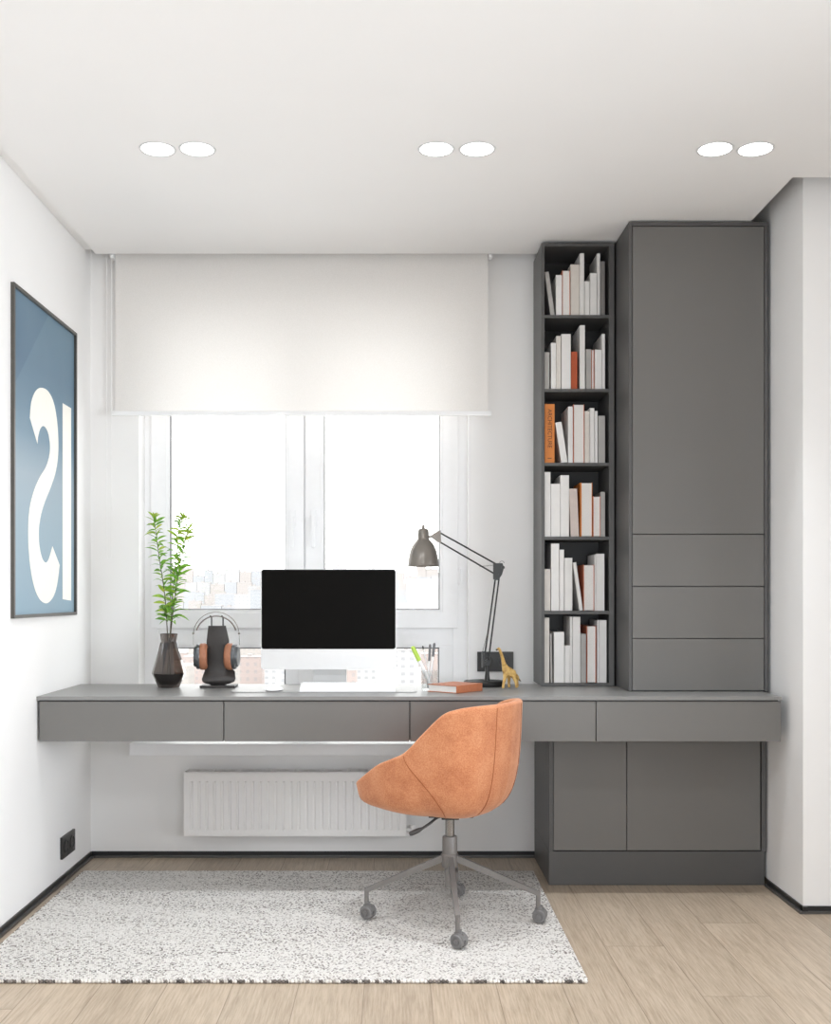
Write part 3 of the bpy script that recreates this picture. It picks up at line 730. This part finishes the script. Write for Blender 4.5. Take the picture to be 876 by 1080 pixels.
for k, en in enumerate(ends):
    d = Vector((en.x-CX, en.y-CY, 0)); L = d.length; d.normalize()
    E = Vector((en.x, en.y, 0))
    def leg(b):
        s = Vector((CX, CY, .226)) + d*.018; t_ = Vector((E.x, E.y, .107))
        bar(b, s, t_+d*.004, .020, .022, .015, .015)
        tube(b, [t_+Vector((0, 0, .009)), (E.x, E.y, .040)], .0080, 14)
        for q, z in ((s, 0),): pass
    lg = O('base_leg', chairmet_m, leg, e, False)
    # caster: twin wheels on a horizontal axle with a hood
    ax = Vector((math.cos(math.radians(-126+6*k)), math.sin(math.radians(-126+6*k)), 0)); fw = Vector((-ax.y, ax.x, 0))
    cz = RH + .0247; off = E + fw*.006; C_p = Vector((off.x, off.y, cz))
    def wheel(b):
        R = Matrix((( ax.x, fw.x, 0, C_p.x), (ax.y, fw.y, 0, C_p.y), (0, 0, 1, C_p.z), (0, 0, 0, 1))) @ Matrix.Diagonal((.74, .86, .86, 1))
        w = bmesh.new()
        for sg in (-1, 1):
            lathe(w, [(0, .006*sg), (.024, .006*sg), (.0265, .009*sg), (.027, .016*sg), (.0265, .023*sg), (.023, .027*sg), (.016, .027*sg), (.0155, .0235*sg), (.0095, .0235*sg), (.009, .030*sg), (0, .030*sg)], (0, 0, 0), 28, 'x')
        bmesh.ops.transform(w, matrix=R, verts=w.verts); merge(b, w)
    def hood(b):
        w = bmesh.new(); n = 14; prev = None
        R = Matrix((( ax.x, fw.x, 0, C_p.x), (ax.y, fw.y, 0, C_p.y), (0, 0, 1, C_p.z), (0, 0, 0, 1))) @ Matrix.Diagonal((.74, .86, .86, 1))
        out = [(.0292*math.cos(a), .0292*math.sin(a)) for a in [math.radians(15+150*i/n) for i in range(n+1)]]
        inn = [(.0275*math.cos(a), .0275*math.sin(a)) for a in [math.radians(15+150*i/n) for i in range(n+1)]][::-1]
        prism(w, out+inn, 'x', -.021, .021)
        tube(w, [(0, 0, .026), (0, 0, .040)], .010, 14); box(w, -.0045, .0045, -.02, .02, -.015, .028)
        bmesh.ops.transform(w, matrix=R, verts=w.verts); merge(b, w)
    c = O('caster', rubber_m, lambda b: (wheel(b), hood(b)), lg, True, angle=35)

# ------------------------------------------------------------------ desk things
Z0 = DZ + .0006
# desk pad
def rrect(x0, x1, y0, y1, r, n=6):
    out = []
    for cx_, cy_, a0 in ((x1-r, y1-r, 0), (x0+r, y1-r, 90), (x0+r, y0+r, 180), (x1-r, y0+r, 270)):
        for k in range(n+1):
            a = math.radians(a0+90*k/n); out.append((cx_+r*math.cos(a), cy_+r*math.sin(a)))
    return out
bm = B(); prism(bm, rrect(-.628, .082, 4.143, 4.46, .03), 'z', Z0, Z0+.0025); PADZ = Z0+.0028
tag(obj('desk_pad', bm, pad_m), 'thin pale grey desk pad with rounded corners under the monitor', 'desk pad')
# all-in-one computer
YM = 4.29
mx0, mx1 = gx(275, YM), gx(417.7, YM); mz0, mz1 = gz(706, YM), gz(600, YM)
MC = (mx0+mx1)/2
e = empty('desktop_computer', (MC, YM+.05, PADZ), 'silver all in one computer with a dark screen on the desk', 'computer')
def mbody(b):
    prism(b, rrect(mx0, mx1, mz0, mz1, .012), 'y', YM, YM+.016)
    ring_ = [(rrect(mx0+k, mx1-k, mz0+k, mz1-k, .012), YM+.016+d) for k, d in ((0, 0), (.02, .009), (.06, .020), (.12, .028))]
    prev = None
    for pts, y in ring_:
        vs = [b.verts.new((u, y, v)) for u, v in pts]
        if prev:
            for i in range(len(vs)): b.faces.new((prev[i], prev[(i+1) % len(vs)], vs[(i+1) % len(vs)], vs[i]))
        prev = vs
    b.faces.new(prev)
O('computer_body', alu_m, mbody, e)
bm = B(); prism(bm, rrect(mx0+.003, mx1-.003, gz(684.5, YM), mz1-.003, .009), 'y', YM-.0015, YM+.0005); O_s = obj('screen', bm, screen_m, e)
def stand(b):
    w = .062
    pts = [(YM+.040, PADZ+.008), (YM+.090, PADZ+.15), (YM+.036, PADZ+.27), (YM+.030, PADZ+.27), (YM+.080, PADZ+.15), (YM+.028, PADZ+.008)]
    pts = [(YM-.055, PADZ), (YM+.125, PADZ), (YM+.125, PADZ+.010), (YM+.108, PADZ+.05), (YM+.045, PADZ+.20), (YM+.035, PADZ+.20), (YM+.098, PADZ+.045), (YM+.105, PADZ+.010), (YM-.055, PADZ+.006)]
    prism(b, pts, 'x', MC-.066, MC+.066)
O('stand', alu_m, stand, e)
# keyboard
KX0, KX1, KY0, KY1 = gx(316, 4.16), gx(417, 4.16), 4.150, 4.228
kb = B(); prism(kb, [(KY0, PADZ), (KY1, PADZ), (KY1, PADZ+.026), (KY1-.004, PADZ+.028), (KY0, PADZ+.010)], 'x', KX0, KX1)
k_o = tag(obj('keyboard', kb, white_m), 'white wedge shaped keyboard in front of the computer', 'keyboard')
kk = B()
for r in range(5):
    fy_ = KY0+.006+r*.0142; zz = PADZ+.010+(fy_-KY0)/(KY1-KY0-.004)*.018
    n = 19
    for c in range(n):
        w = (KX1-KX0-.012)/n; xx = KX0+.006+c*w
        if r == 0 and 4 <= c <= 9: continue
        box(kk, xx+.001, xx+w-.001, fy_, fy_+.0122, zz, zz+.004, 0)
    if r == 0: box(kk, KX0+.006+4*w+.001, KX0+.006+10*w-.001, fy_, fy_+.0122, zz, zz+.004)
obj('keycaps', kk, key_m, k_o)
# mouse
m_x = gx(289, 4.2)
mb = B(); bmesh.ops.create_uvsphere(mb, u_segments=28, v_segments=16, radius=1, matrix=Matrix.Translation((m_x, 4.20, PADZ+.003)) @ Matrix.Diagonal((.036, .056, .019, 1)))
bmesh.ops.bisect_plane(mb, geom=mb.verts[:]+mb.edges[:]+mb.faces[:], plane_co=(0, 0, PADZ+.0035), plane_no=(0, 0, -1), clear_outer=True)
bmesh.ops.holes_fill(mb, edges=[x for x in mb.edges if x.is_boundary], sides=0)
mo = tag(obj('computer_mouse', mb, white_m, smooth=True, angle=60), 'white domed computer mouse on the left part of the desk pad', 'mouse')
O('mouse_base', lip_m, lambda b: lathe(b, [(0, 0), (.9, 0), (.97, .003), (0, .003)], (0, 0, 0), 28) or bmesh.ops.transform(b, matrix=Matrix.Translation((m_x, 4.20, PADZ)) @ Matrix.Diagonal((.034, .054, 1, 1)), verts=b.verts), mo)

# vase with three branches
VXc, VYc = gx(178, 4.385), 4.385
sc = VYc/F
va = empty('glass_vase', (VXc, VYc, Z0), 'faceted smoked glass vase at the left end of the desk', 'vase')
zb_ = Z0
H = .2135
def vshell(b, p, inner):
    n = 9; rings = []
    for i, (r, h, tw) in enumerate(p):
        rings.append([b.verts.new((VXc+(r-inner)*math.cos(2*PI*(k+tw)/n), VYc+(r-inner)*math.sin(2*PI*(k+tw)/n), zb_+h)) for k in range(n)])
    for A, Bq in zip(rings, rings[1:]):
        for k in range(n):
            b.faces.new((A[k], A[(k+1) % n], Bq[k])); b.faces.new((A[(k+1) % n], Bq[(k+1) % n], Bq[k]))
    return rings
UP = [(.0695, .056, .5), (.0300, .181, 1.0), (.0355, .2135, 1.0)]
LOWER = [(.0420, .0, 0), (.0695, .056, .5)]
def upper(b): vshell(b, UP, 0); vshell(b, [(r, h, t_) for r, h, t_ in UP], .004)
def lower(b):
    R = vshell(b, LOWER, 0); b.faces.new(R[0][::-1])
    R2 = vshell(b, [(.040, .012, 0), (.0695, .056, .5)], .004); b.faces.new(R2[0])
O('vase_body', smoke_m, upper, va)
O('vase_foot', dsmoke_m, lower, va)
def vrib(b):
    for k in range(9):
        a = 2*PI*(k)/9; c_, s_ = math.cos(a), math.sin(a)
        tube(b, [(VXc+.031*c_, VYc+.031*s_, zb_+.180), (VXc+.052*c_, VYc+.052*s_, zb_+.10)], [.0022, .0006], 6)
O('vase_fluting', dsmoke_m, vrib, va)
O('vase_rim', dsmoke_m, lambda b: tube(b, [(VXc+.034*math.cos(2*PI*k/9), VYc+.034*math.sin(2*PI*k/9), zb_+.2135) for k in range(9)], .0014, 6, closed=True), va)
def leaf(b, p, d, L, w, droop):
    d = d.normalized(); side = d.cross(Vector((0, 0, 1)))
    if side.length < .1: side = Vector((1, 0, 0))
    side.normalize(); side = Matrix.Rotation(random.uniform(-1.2, 1.2), 3, d) @ side; up = side.cross(d)
    n = 6; rows_ = []
    for i in range(n+1):
        s = i/n; c = p + d*L*s + Vector((0, 0, -droop*L*s*s)); ww = w*math.sin(PI*min(1, s*.96+.04))**.8*(1-.25*s)
        rows_.append((b.verts.new(c-side*ww+up*ww*.35), b.verts.new(c), b.verts.new(c+side*ww+up*ww*.35)))
    for a, c in zip(rows_, rows_[1:]):
        b.faces.new((a[0], a[1], c[1], c[0])); b.faces.new((a[1], a[2], c[2], c[1]))
stems = [([(180, 712), (177, 668), (174.6, 628), (169, 587), (166, 562), (164, 545)], -.03, 'leafy green branch in the vase, leaning furthest left', 0),
         ([(177, 712), (179, 668), (182, 618), (184.8, 583), (188.8, 553), (191.5, 545)], .03, 'leafy green branch in the middle of the vase', 1),
         ([(176, 712), (180, 668), (184, 632), (190, 595), (195, 570), (199, 558)], -.0, 'leafy green branch in the vase, leaning furthest right', 2)]
for pts, dy, lab, si in stems:
    P3 = [(gx(x, VYc), VYc + dy*(712-y)/160, gz(y, VYc)) for x, y in pts]
    sp = [Vector(q) for q in seg(P3, 6)]
    e = empty('leafy_branch', sp[0], lab, 'plant', 'branches in the vase')
    n = len(sp)
    O('branch_stem', stem_m, lambda b: tube(b, sp, [.0026-.0019*i/(n-1) for i in range(n)], 7), e, True)
    random.seed(20+si); lo_b, hi_b = B(), B(); ang = random.uniform(0, 6)
    cnt = 72
    for k in range(cnt):
        s = .26+.74*(k/cnt)**1.08; f_ = s*(n-1); i = min(n-2, int(f_)); p = sp[i].lerp(sp[i+1], f_-i)
        ang += 2.4+random.uniform(-.4, .4); el = random.uniform(.25, .8) + (.5 if s > .93 else 0)
        d = Vector((math.cos(ang)*math.cos(el), .8*math.sin(ang)*math.cos(el), math.sin(el)))
        L = random.uniform(.050, .080)*(1.2-.5*s)
        leaf(hi_b if s > .72 and random.random() < .75 or random.random() < .12 else lo_b, p, d, L, L*random.uniform(.10, .145), random.uniform(.15, .6))
    obj('foliage', lo_b, leaf_m, e, True, normals=False); obj('young_foliage', hi_b, leaf2_m, e, True, normals=False)

# headphone stand
YH = 4.385
def hx(px, Y=YH): return gx(px, Y)
def hz(py, Y=YH): return gz(py, Y)
e = empty('headphone_stand', (hx(229), YH, Z0), 'black leather headphone stand on the desk between vase and computer', 'headphone stand')
def hb(b):
    rows_ = [(660, 219.4, 237.6), (668, 218.5, 239.4), (676, 217.6, 241.2), (688, 217.6, 240.0), (700, 217.0, 241.4), (706, 216, 245), (708, 215.6, 247.4), (712, 214.6, 248.2), (716, 213.9, 249), (718.6, 214.6, 247.6), (720.4, 217.5, 243.5), (721.3, 222, 238)]
    g = []
    for y_, a, c in rows_:
        z = hz(y_); k = max(0, 1-(z-Z0-.012)/.062); off = -.040*math.sin(min(1, k)*PI/2)**2 if y_ > 700 else 0
        if y_ > 716: off += .016*(y_-716)/5.3
        for sgn in (0,): g.append([b.verts.new((hx(a)+(hx(c)-hx(a))*q/6, YH+.004+off-.005*math.sin(PI*q/6), z)) for q in range(7)])
        g[-1] += [b.verts.new((v.co.x, YH+.014+off*.9, z)) for v in g[-1][::-1]]
    for A, Bq in zip(g, g[1:]):
        for q in range(14): b.faces.new((A[q], A[(q+1) % 14], Bq[(q+1) % 14], Bq[q]))
    b.faces.new(g[0]); b.faces.new(g[-1][::-1])
O('stand_body', leather_m, hb, e, True, angle=50)
O('stand_base', leather_m, lambda b: (box(b, hx(211, 4.36), hx(248, 4.36), 4.345, 4.44, Z0, Z0+.009, .0015), box(b, hx(222), hx(238), YH-.01, YH+.02, Z0+.008, Z0+.03)), e)
O('stand_prongs', hook_m, lambda b: [tube(b, [(hx(p), YH+.008, hz(664)), (hx(p), YH+.008, hz(650.5)), (hx(p), YH-.022, hz(649.5))], .0028, 8) for p in (222.7, 234.8)] and None, e)
# headphones hanging on the stand
e = empty('headphones', (hx(228.5), YH-.008, hz(705)), 'over ear headphones with tan leather pads hanging on the stand', 'headphones')
hc = (228.3, 668)
def arc(rx, rz, a0, a1, n=26, dy=0, cx_=228.3, cz_=670):
    return [(hx(cx_)+rx/F*YH*math.cos(math.radians(a0+(a1-a0)*k/n)), YH-.008+dy, hz(cz_)+rz/F*YH*math.sin(math.radians(a0+(a1-a0)*k/n))) for k in range(n+1)]
O('headband', brownband_m, lambda b: (tube(b, arc(24.2, 24.5, 2, 178), .0055, 10, flat=.22), tube(b, arc(21.2, 20.3, 15, 165), .012, 10, flat=.2)), e, True)
O('slider', chrome_m, lambda b: [ (tube(b, [(hx(c), YH-.008, hz(669.5)), (hx(c+d), YH-.008, hz(680))], .0011, 8), ball(b, (hx(c), YH-.008, hz(668)), .0048, n=10)) for c, d in ((204.2, 0), (252.4, .4))] and None, e, True)
for side, cxp, tilt in (('l', 214.4, 6), ('r', 242.6, -6)):
    sg = 1 if side == 'l' else -1
    zc = hz(692.3); hh = .0535; 
    R = Matrix.Translation((hx(cxp), YH-.008, zc)) @ Matrix.Rotation(math.radians(tilt), 4, 'Z') @ Matrix.Diagonal((1, .78, 1, 1))
    def padf(b):
        q = bmesh.new(); lathe(q, [(.026, -.012*sg), (.048, -.014*sg), (.0535, -.008*sg), (.0535, .008*sg), (.048, .016*sg), (.038, .018*sg), (.028, .014*sg), (.026, 0), (.026, -.012*sg)], (0, 0, 0), 36, 'x')
        bmesh.ops.transform(q, matrix=R, verts=q.verts); merge(b, q)
    O('ear_pad', tan_m, padf, e, True, angle=60)
    def cupf(b):
        q = bmesh.new(); lathe(q, [(0, -.012*sg), (.050, -.0125*sg), (.0515, -.018*sg), (.049, -.026*sg), (.043, -.027*sg), (.042, -.031*sg), (.038, -.036*sg), (.028, -.037*sg), (0, -.035*sg)], (0, 0, 0), 36, 'x')
        bmesh.ops.transform(q, matrix=R, verts=q.verts); merge(b, q)
    O('ear_cup', hpgrey_m, cupf, e, True, angle=30)

# desk lamp
YL = 4.455
def LX(px): return gx(px, YL)
def LZ(py): return gz(py, YL)
lx = LX(513.5)
e = empty('desk_lamp', (lx, YL, Z0), 'articulated desk lamp with grey dome shade and black arms', 'lamp')
O('lamp_base', lampblk_m, lambda b: lathe(b, [(0, 0), (.083, 0), (.084, .002), (.084, .017), (.081, .0205), (0, .0215)], (lx-.012, YL, Z0), 48), e, True, 30)
O('lamp_post', lampblk_m, lambda b: (lathe(b, [(0, 0), (.0115, 0), (.0085, .03), (.0065, .07), (0, .07)], (lx, YL, Z0+.0215), 20)), e, True, 30)
def bracket(b):
    tube(b, [(lx-.001, YL-.014, LZ(699)), (lx-.001, YL+.014, LZ(699))], .012, 20)
    box(b, LX(508), LX(511), YL-.012, YL+.012, LZ(704), LZ(687), .001)
    tube(b, [(LX(510), YL-.016, LZ(691)), (LX(510), YL+.016, LZ(691))], .006, 14)
    tube(b, [(lx-.001, YL-.02, LZ(699)), (lx-.001, YL-.014, LZ(699))], .007, 14)
O('lower_joint', lampblk_m, bracket, e)
def arms(b, pairs):
    for a, c in pairs: tube(b, [(LX(a[0]), YL, LZ(a[1])), (LX(c[0]), YL, LZ(c[1]))], .0034, 10)
O('lower_arm', lampblk_m, lambda b: arms(b, [((510.8, 693), (522.6, 607)), ((514.6, 699), (526.4, 607))]), e, True)
O('upper_arm', lampblk_m, lambda b: arms(b, [((464, 562), (524, 595.5)), ((463.5, 571.5), (521, 605))]), e, True)
def elbow(b):
    pts = [(LX(x), LZ(y)) for x, y in ((520, 594), (529.5, 594), (531, 599), (529, 606), (525, 612), (520, 611))]
    prism(b, pts, 'y', YL-.0095, YL-.0055); prism(b, pts, 'y', YL+.0055, YL+.0095)
    for q in ((524, 596), (521.5, 605), (526.5, 606)): tube(b, [(LX(q[0]), YL-.011, LZ(q[1])), (LX(q[0]), YL+.011, LZ(q[1]))], .0042, 12)
    tube(b, [(LX(530), YL-.012, LZ(598.5)), (LX(530), YL+.012, LZ(598.5))], .007, 14)
    tube(b, [(LX(529)+.009*math.cos(a/10*PI), YL, LZ(594)+.009*math.sin(a/10*PI)) for a in range(11)], .0009, 6)
O('elbow_bracket', lampblk_m, elbow, e)
def spring(b, p, q, r, turns):
    p, q = Vector(p), Vector(q); u, w = frame_of(q-p); n = turns*7
    tube(b, [p.lerp(q, i/n) + (u*math.cos(i*2*PI/7)+w*math.sin(i*2*PI/7))*r for i in range(n+1)], .0006, 5)
O('spring', chrome_m, lambda b: spring(b, (LX(508), YL-.008, LZ(690)), (LX(513.5), YL-.006, LZ(668)), .002, 22), e)
O('spring', chrome_m, lambda b: spring(b, (LX(505.5), YL, LZ(597.5)), (LX(521), YL-.006, LZ(596)), .0016, 16), e)
def headj(b):
    prism(b, [(LX(x), LZ(y)) for x, y in ((464.5, 559.5), (465, 572.5), (461, 572), (455, 567), (455, 564), (461, 560.5))], 'y', YL-.009, YL+.009)
    tube(b, [(LX(450), YL, LZ(566.5)), (LX(457), YL, LZ(565.5))], .0045, 12)
    for q in ((463, 562), (463, 571)): tube(b, [(LX(q[0]), YL-.011, LZ(q[1])), (LX(q[0]), YL+.011, LZ(q[1]))], .0036, 12)
O('head_joint', lampgrey_m, headj, e)
sx_ = LX(446.2); k_ = YL/F
def shade(b):
    zt = LZ(597.5)
    outp = [(17.0, 0), (17.3, .8), (16.6, 1.2), (16.2, 5), (15.3, 11), (13.8, 17), (11.6, 22), (8.6, 26.3), (6.6, 28.2), (6.0, 29.5), (5.9, 36), (5.4, 38.5), (4.2, 39.8), (1.7, 40.2), (1.6, 43.5), (0, 43.5)]
    inp = [(0, 27), (8, 25), (11, 21), (13.3, 16.5), (14.8, 11), (15.7, 5), (16.2, .8), (17.0, 0)]
    lathe(b, [(r*k_, h*k_) for r, h in inp+outp[1:]], (sx_, YL, zt), 40)
O('lamp_shade', lampgrey_m, shade, e, True, angle=45)
O('bulb', white_m, lambda b: ball(b, (sx_, YL, LZ(580)), .020, n=16), e, True)
O('lamp_cable', cord_m, lambda b: tube(b, seg([(LX(x), YL, LZ(y)) for x, y in ((446.2, 554.5), (446.5, 549.5), (449.5, 546), (454, 545.8), (458, 549), (460.6, 555), (461.5, 561))], 6), .0015, 6), e, True)

# orange notebook lying flat
def rotbox(b, o, a, x0, x1, y0, y1, z0, z1, bev=0):
    q = bmesh.new(); box(q, x0, x1, y0, y1, z0, z1, bev)
    bmesh.ops.transform(q, matrix=Matrix.Translation((o[0], o[1], 0)) @ Matrix.Rotation(a, 4, 'Z'), verts=q.verts); merge(b, q)
no, na = (gx(481.5, 4.095), 4.095), math.radians(50)
# local x along the spine, y towards the left page edge
nb = B()
rotbox(nb, no, na, 0, .165, 0, .14, Z0, Z0+.0028, .0008); rotbox(nb, no, na, 0, .165, 0, .14, Z0+.0262, Z0+.029, .0008); rotbox(nb, no, na, 0, .165, 0, .003, Z0+.001, Z0+.028, .0008)
n_o = tag(obj('notebook', nb, notebook_m), 'orange hardback notebook lying on the desk in front of the lamp', 'book')
nb = B(); rotbox(nb, no, na, .003, .162, .0028, .136, Z0+.0026, Z0+.0264); obj('page_block', nb, page_m, n_o)

# pen cup with pens
PCX, PCY = gx(453, 4.24), 4.24
PH = .078
e = tag(O('pen_cup', cup_m, lambda b: lathe(b, [(0, 0), (.029, 0), (.031, .002), (.034, PH), (.032, PH), (.029, .005), (0, .005)], (PCX, PCY, Z0), 32), None, True, angle=40), 'clear acrylic pen cup on the desk behind the notebook', 'cup')
def pen(name, lab, cat, foot, top, r, body_m, cap_m, capn, capfrac=.35, kids=True):
    f_, t_ = Vector(foot), Vector(top)
    o = O(name, body_m, lambda b: tube(b, [f_, f_.lerp(t_, .04), f_.lerp(t_, 1-capfrac)], [r*.35, r, r], 12), None, True, angle=50)
    tag(o, lab, cat, 'pens in the cup')
    O(capn, cap_m, lambda b: tube(b, [f_.lerp(t_, 1-capfrac), f_.lerp(t_, .97), t_], [r*1.15, r*1.15, r*.7], 12), o, True, angle=50)
zf = Z0+.0065
pen('marker_pen', 'white marker with a lime green cap leaning left in the pen cup', 'pen', (PCX+.012, PCY-.006, zf), (gx(434.5, 4.24), PCY-.012, gz(681.5, 4.24)), .0075, penwhite_m, mint_m, 'pen_cap', .34)
pen('pen', 'white pen with a dark grey cap, taller left one in the pen cup', 'pen', (PCX-.008, PCY+.012, zf), (gx(453.5, 4.25), PCY+.016, gz(679.5, 4.25)), .0042, penwhite_m, pengrey_m, 'pen_cap', .38)
pen('pen', 'white pen with a grey cap leaning right in the pen cup', 'pen', (PCX-.002, PCY-.012, zf), (gx(458, 4.23), PCY-.012, gz(678, 4.23)), .0046, penwhite_m, pengrey_m, 'pen_cap', .30)
pen('pencil', 'thin black tipped pencil between the green marker and grey pens', 'pencil', (PCX+.014, PCY+.014, zf), (gx(445.5, 4.26), PCY+.012, gz(681, 4.26)), .0026, penwhite_m, penblack_m, 'pencil_tip', .08)

# toy dinosaur
YT = 4.30
def skin(name, verts, edges, radii, mat, parent=None, sub=2):
    me = bpy.data.meshes.new(name); me.from_pydata(verts, edges, []); o = bpy.data.objects.new(name, me); COL.objects.link(o)
    m = o.modifiers.new('s', 'SKIN'); m.use_smooth_shade = True
    for v, r in zip(me.skin_vertices[0].data, radii): v.radius = (r, r) if isinstance(r, (int, float)) else r
    me.skin_vertices[0].data[0].use_root = True
    s = o.modifiers.new('u', 'SUBSURF'); s.levels = sub; s.render_levels = sub
    bpy.context.view_layer.update()
    dg = bpy.context.evaluated_depsgraph_get(); m2 = bpy.data.meshes.new_from_object(o.evaluated_get(dg)); bpy.data.objects.remove(o)
    b = B(); b.from_mesh(m2); bpy.data.meshes.remove(m2); return b
def D(px, py, dy=0): Y = YT+dy; return (gx(px, YT), Y, gz(py, YT))
zF = Z0+.003
def FT(px, dy): return (gx(px, YT), YT+dy, zF)
V = [D(537.5, 711), D(533, 707, -.006), D(531, 701, -.012), D(529, 693, -.018), D(526.8, 686.5, -.022), D(525.2, 683.5, -.025), D(523.4, 684.4, -.034),   # 0..6
     D(542, 711, .008), D(545, 713.5, .014), D(547, 716.5, .018), D(549.3, 718.6, .02),   # 7..10 tail
     D(532.0, 713, -.020), D(530.2, 721, -.022), FT(529.6, -.024),                      # 11-13 near front
     D(536.8, 713, -.004+.014), D(536.8, 721, .014), FT(537, .014),                     # 14-16 far front
     D(541.5, 714, -.006), D(543.6, 720, -.008), FT(544.3, -.008),                        # 17-19 near hind
     D(544, 714, .020), D(546.2, 721, .026), FT(546, .026)]
Ed = [(0,1),(1,2),(2,3),(3,4),(4,5),(5,6),(0,7),(7,8),(8,9),(9,10),(1,11),(11,12),(12,13),(1,14),(14,15),(15,16),(7,17),(17,18),(18,19),(7,20),(20,21),(21,22)]
Rr = [.0185, .015, .0095, .0065, .0055, .0062, .0045, .016, .009, .005, .0016, .0085, .0052, .0058, .0085, .0052, .0058, .0085, .0052, .0058, .0085, .0052, .0058]
b = skin('toy_dinosaur', V, Ed, Rr, dino_m)
lo = min(v.co.z for v in b.verts)
for v in b.verts:
    if v.co.z < Z0+.03: v.co.z = max(v.co.z, Z0)
dn = tag(obj('toy_dinosaur', b, dino_m, smooth=True, angle=180), 'small yellow brown long necked toy dinosaur standing on the desk', 'toy')
O('dark_muzzle', dinodark_m, lambda b: ball(b, (D(522.9, 684.6)[0], YT-.035, D(0, 684.8)[2]), .0048, 1, 1, .8, n=12), dn, True)
O('dark_tail_tip', dinodark_m, lambda b: tube(b, [D(546.2, 715.4, .0165), D(548, 717.4, .0188), D(549.8, 719.2, .0205)], [.0052, .0034, .0008], 10), dn, True)
O('eye', hole_m, lambda b: (ball(b, (D(524.6, 682.8)[0], YT-.0345, D(0, 682.8)[2]), .0012, n=8)), dn, True)

# ------------------------------------------------------------------ the city outside
GZ = -55
struct('ground', ground_m, lambda b: box(b, -2500, 2500, 120, 6000, GZ-5, GZ))
random.seed(11)
def building(x0p, x1p, topp, d, fm, label, group=None, rooftop=True):
    x0, x1 = gx(x0p, d), gx(x1p, d); zt = gz(topp, d); dep = max(10, (x1-x0)*random.uniform(.6, .9))
    dep = min(dep, d*.12)
    o = tag(O('city_building', fm, lambda b: box(b, x0, x1, d, d+dep, GZ, zt), None), label, 'building', group)
    w = x1-x0
    O('roof', roof_m, lambda b: (box(b, x0-.005*w, x1+.005*w, d-.3, d+dep+.3, zt+.01, zt+.03*w), box(b, x0+w*.3, x0+w*.5, d+dep*.3, d+dep*.6, zt+.03*w, zt+.13*w)), o)
building(419.5, 441, 686, 520, fac[0], 'white building with rows of small windows, right of the monitor low in the window')
building(253, 276, 693, 500, fac[1], 'pink brick building low in the window, left of the monitor')
building(444, 470, 690, 560, fac[1], 'pinkish building low in the window behind the pen cup')
building(247, 262, 627, 1100, fac[0], 'plain white block standing above the monitor corner in the left pane')
building(264, 284, 622, 1250, fac[2], 'pale grey tower block beside the white block behind the monitor')
LAB = 'pale hazy city building seen far away through the window'
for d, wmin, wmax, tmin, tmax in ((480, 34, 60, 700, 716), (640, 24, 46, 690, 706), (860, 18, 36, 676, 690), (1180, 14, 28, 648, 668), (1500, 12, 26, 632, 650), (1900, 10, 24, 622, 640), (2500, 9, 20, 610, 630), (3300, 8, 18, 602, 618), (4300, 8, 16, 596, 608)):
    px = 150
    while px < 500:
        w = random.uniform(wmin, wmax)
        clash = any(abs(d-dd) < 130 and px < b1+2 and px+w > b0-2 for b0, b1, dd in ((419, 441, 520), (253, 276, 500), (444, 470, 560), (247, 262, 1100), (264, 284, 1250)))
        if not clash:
            building(px, px+w*.975, random.uniform(tmin, tmax), d, random.choice(fac if d < 1000 else hazed_fac), LAB, 'distant city buildings')
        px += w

# ------------------------------------------------------------------ light
w = bpy.data.worlds.new('sky'); S.world = w; w.use_nodes = True
bg = w.node_tree.nodes['Background']; bg.inputs[0].default_value = (1, .99, .975, 1); bg.inputs[1].default_value = 4.0
def area(name, loc, target, sx, sy, en, col=(1, 1, 1)):
    l = bpy.data.lights.new(name, 'AREA'); l.shape = 'RECTANGLE'; l.size = sx; l.size_y = sy; l.energy = en; l.color = col
    o = bpy.data.objects.new(name, l); COL.objects.link(o); o.location = loc
    o.rotation_euler = (Vector(target)-Vector(loc)).to_track_quat('-Z', 'Y').to_euler(); return o
area('added_rear_light', (-.2, YR+.1, 1.5), (1.0, 3.6, 1.3), 2.0, 1.8, 16, (.88, .94, 1))  # area light added to fill from behind; the rear wall has no window
sw = area('assumed_side_light', (XX-.05, 1.6, 1.15), (-1.3, 3.3, 1.05), 1.6, 1.6, 42, (.88, .94, 1)); sw.data.spread = math.radians(75)  # assumed light from the right to brighten the left wall; no window there
area('added_ceiling_uplight', (.7, .7, 1.0), (1.0, 3.6, ZC), 1.2, .6, 25, (.88, .94, 1))  # unseen uplight added to brighten the ceiling; no such lamp stands here
for x in (-1.0, -.4, .2):
    for y in (-.2, 1.8):
        area('added_rear_ceiling_light', (x, y, ZC-.01), (x, y, 0), .12, .12, 6.8, (.90, .95, 1))  # unseen lamps added at the ceiling to brighten rug and floor
sun = bpy.data.lights.new('sun', 'SUN'); sun.energy = .35; sun.angle = math.radians(3)
so = bpy.data.objects.new('sun', sun); COL.objects.link(so); so.rotation_euler = Vector((.35, .6, -.75)).to_track_quat('-Z', 'Y').to_euler()

# ------------------------------------------------------------------ camera
cam = bpy.data.cameras.new('camera'); co = bpy.data.objects.new('camera', cam); COL.objects.link(co)
co.location = (0, 0, EYE); co.rotation_euler = (PI/2, 0, 0)
cam.sensor_fit = 'HORIZONTAL'; cam.sensor_width = 36; cam.lens = 36*F/876
cam.shift_x = (438-VX)/876; cam.shift_y = (VY-540)/876
cam.clip_end = 10000; cam.clip_start = .05
S.camera = co
vs = S.view_settings; vs.view_transform = 'Standard'; vs.look = 'None'; vs.gamma = 1; vs.exposure = 0; vs.use_curve_mapping = False
S.cycles.max_bounces = 12; S.cycles.diffuse_bounces = 8; S.cycles.transparent_max_bounces = 24; S.cycles.transmission_bounces = 10
S.cycles.sample_clamp_indirect = 4
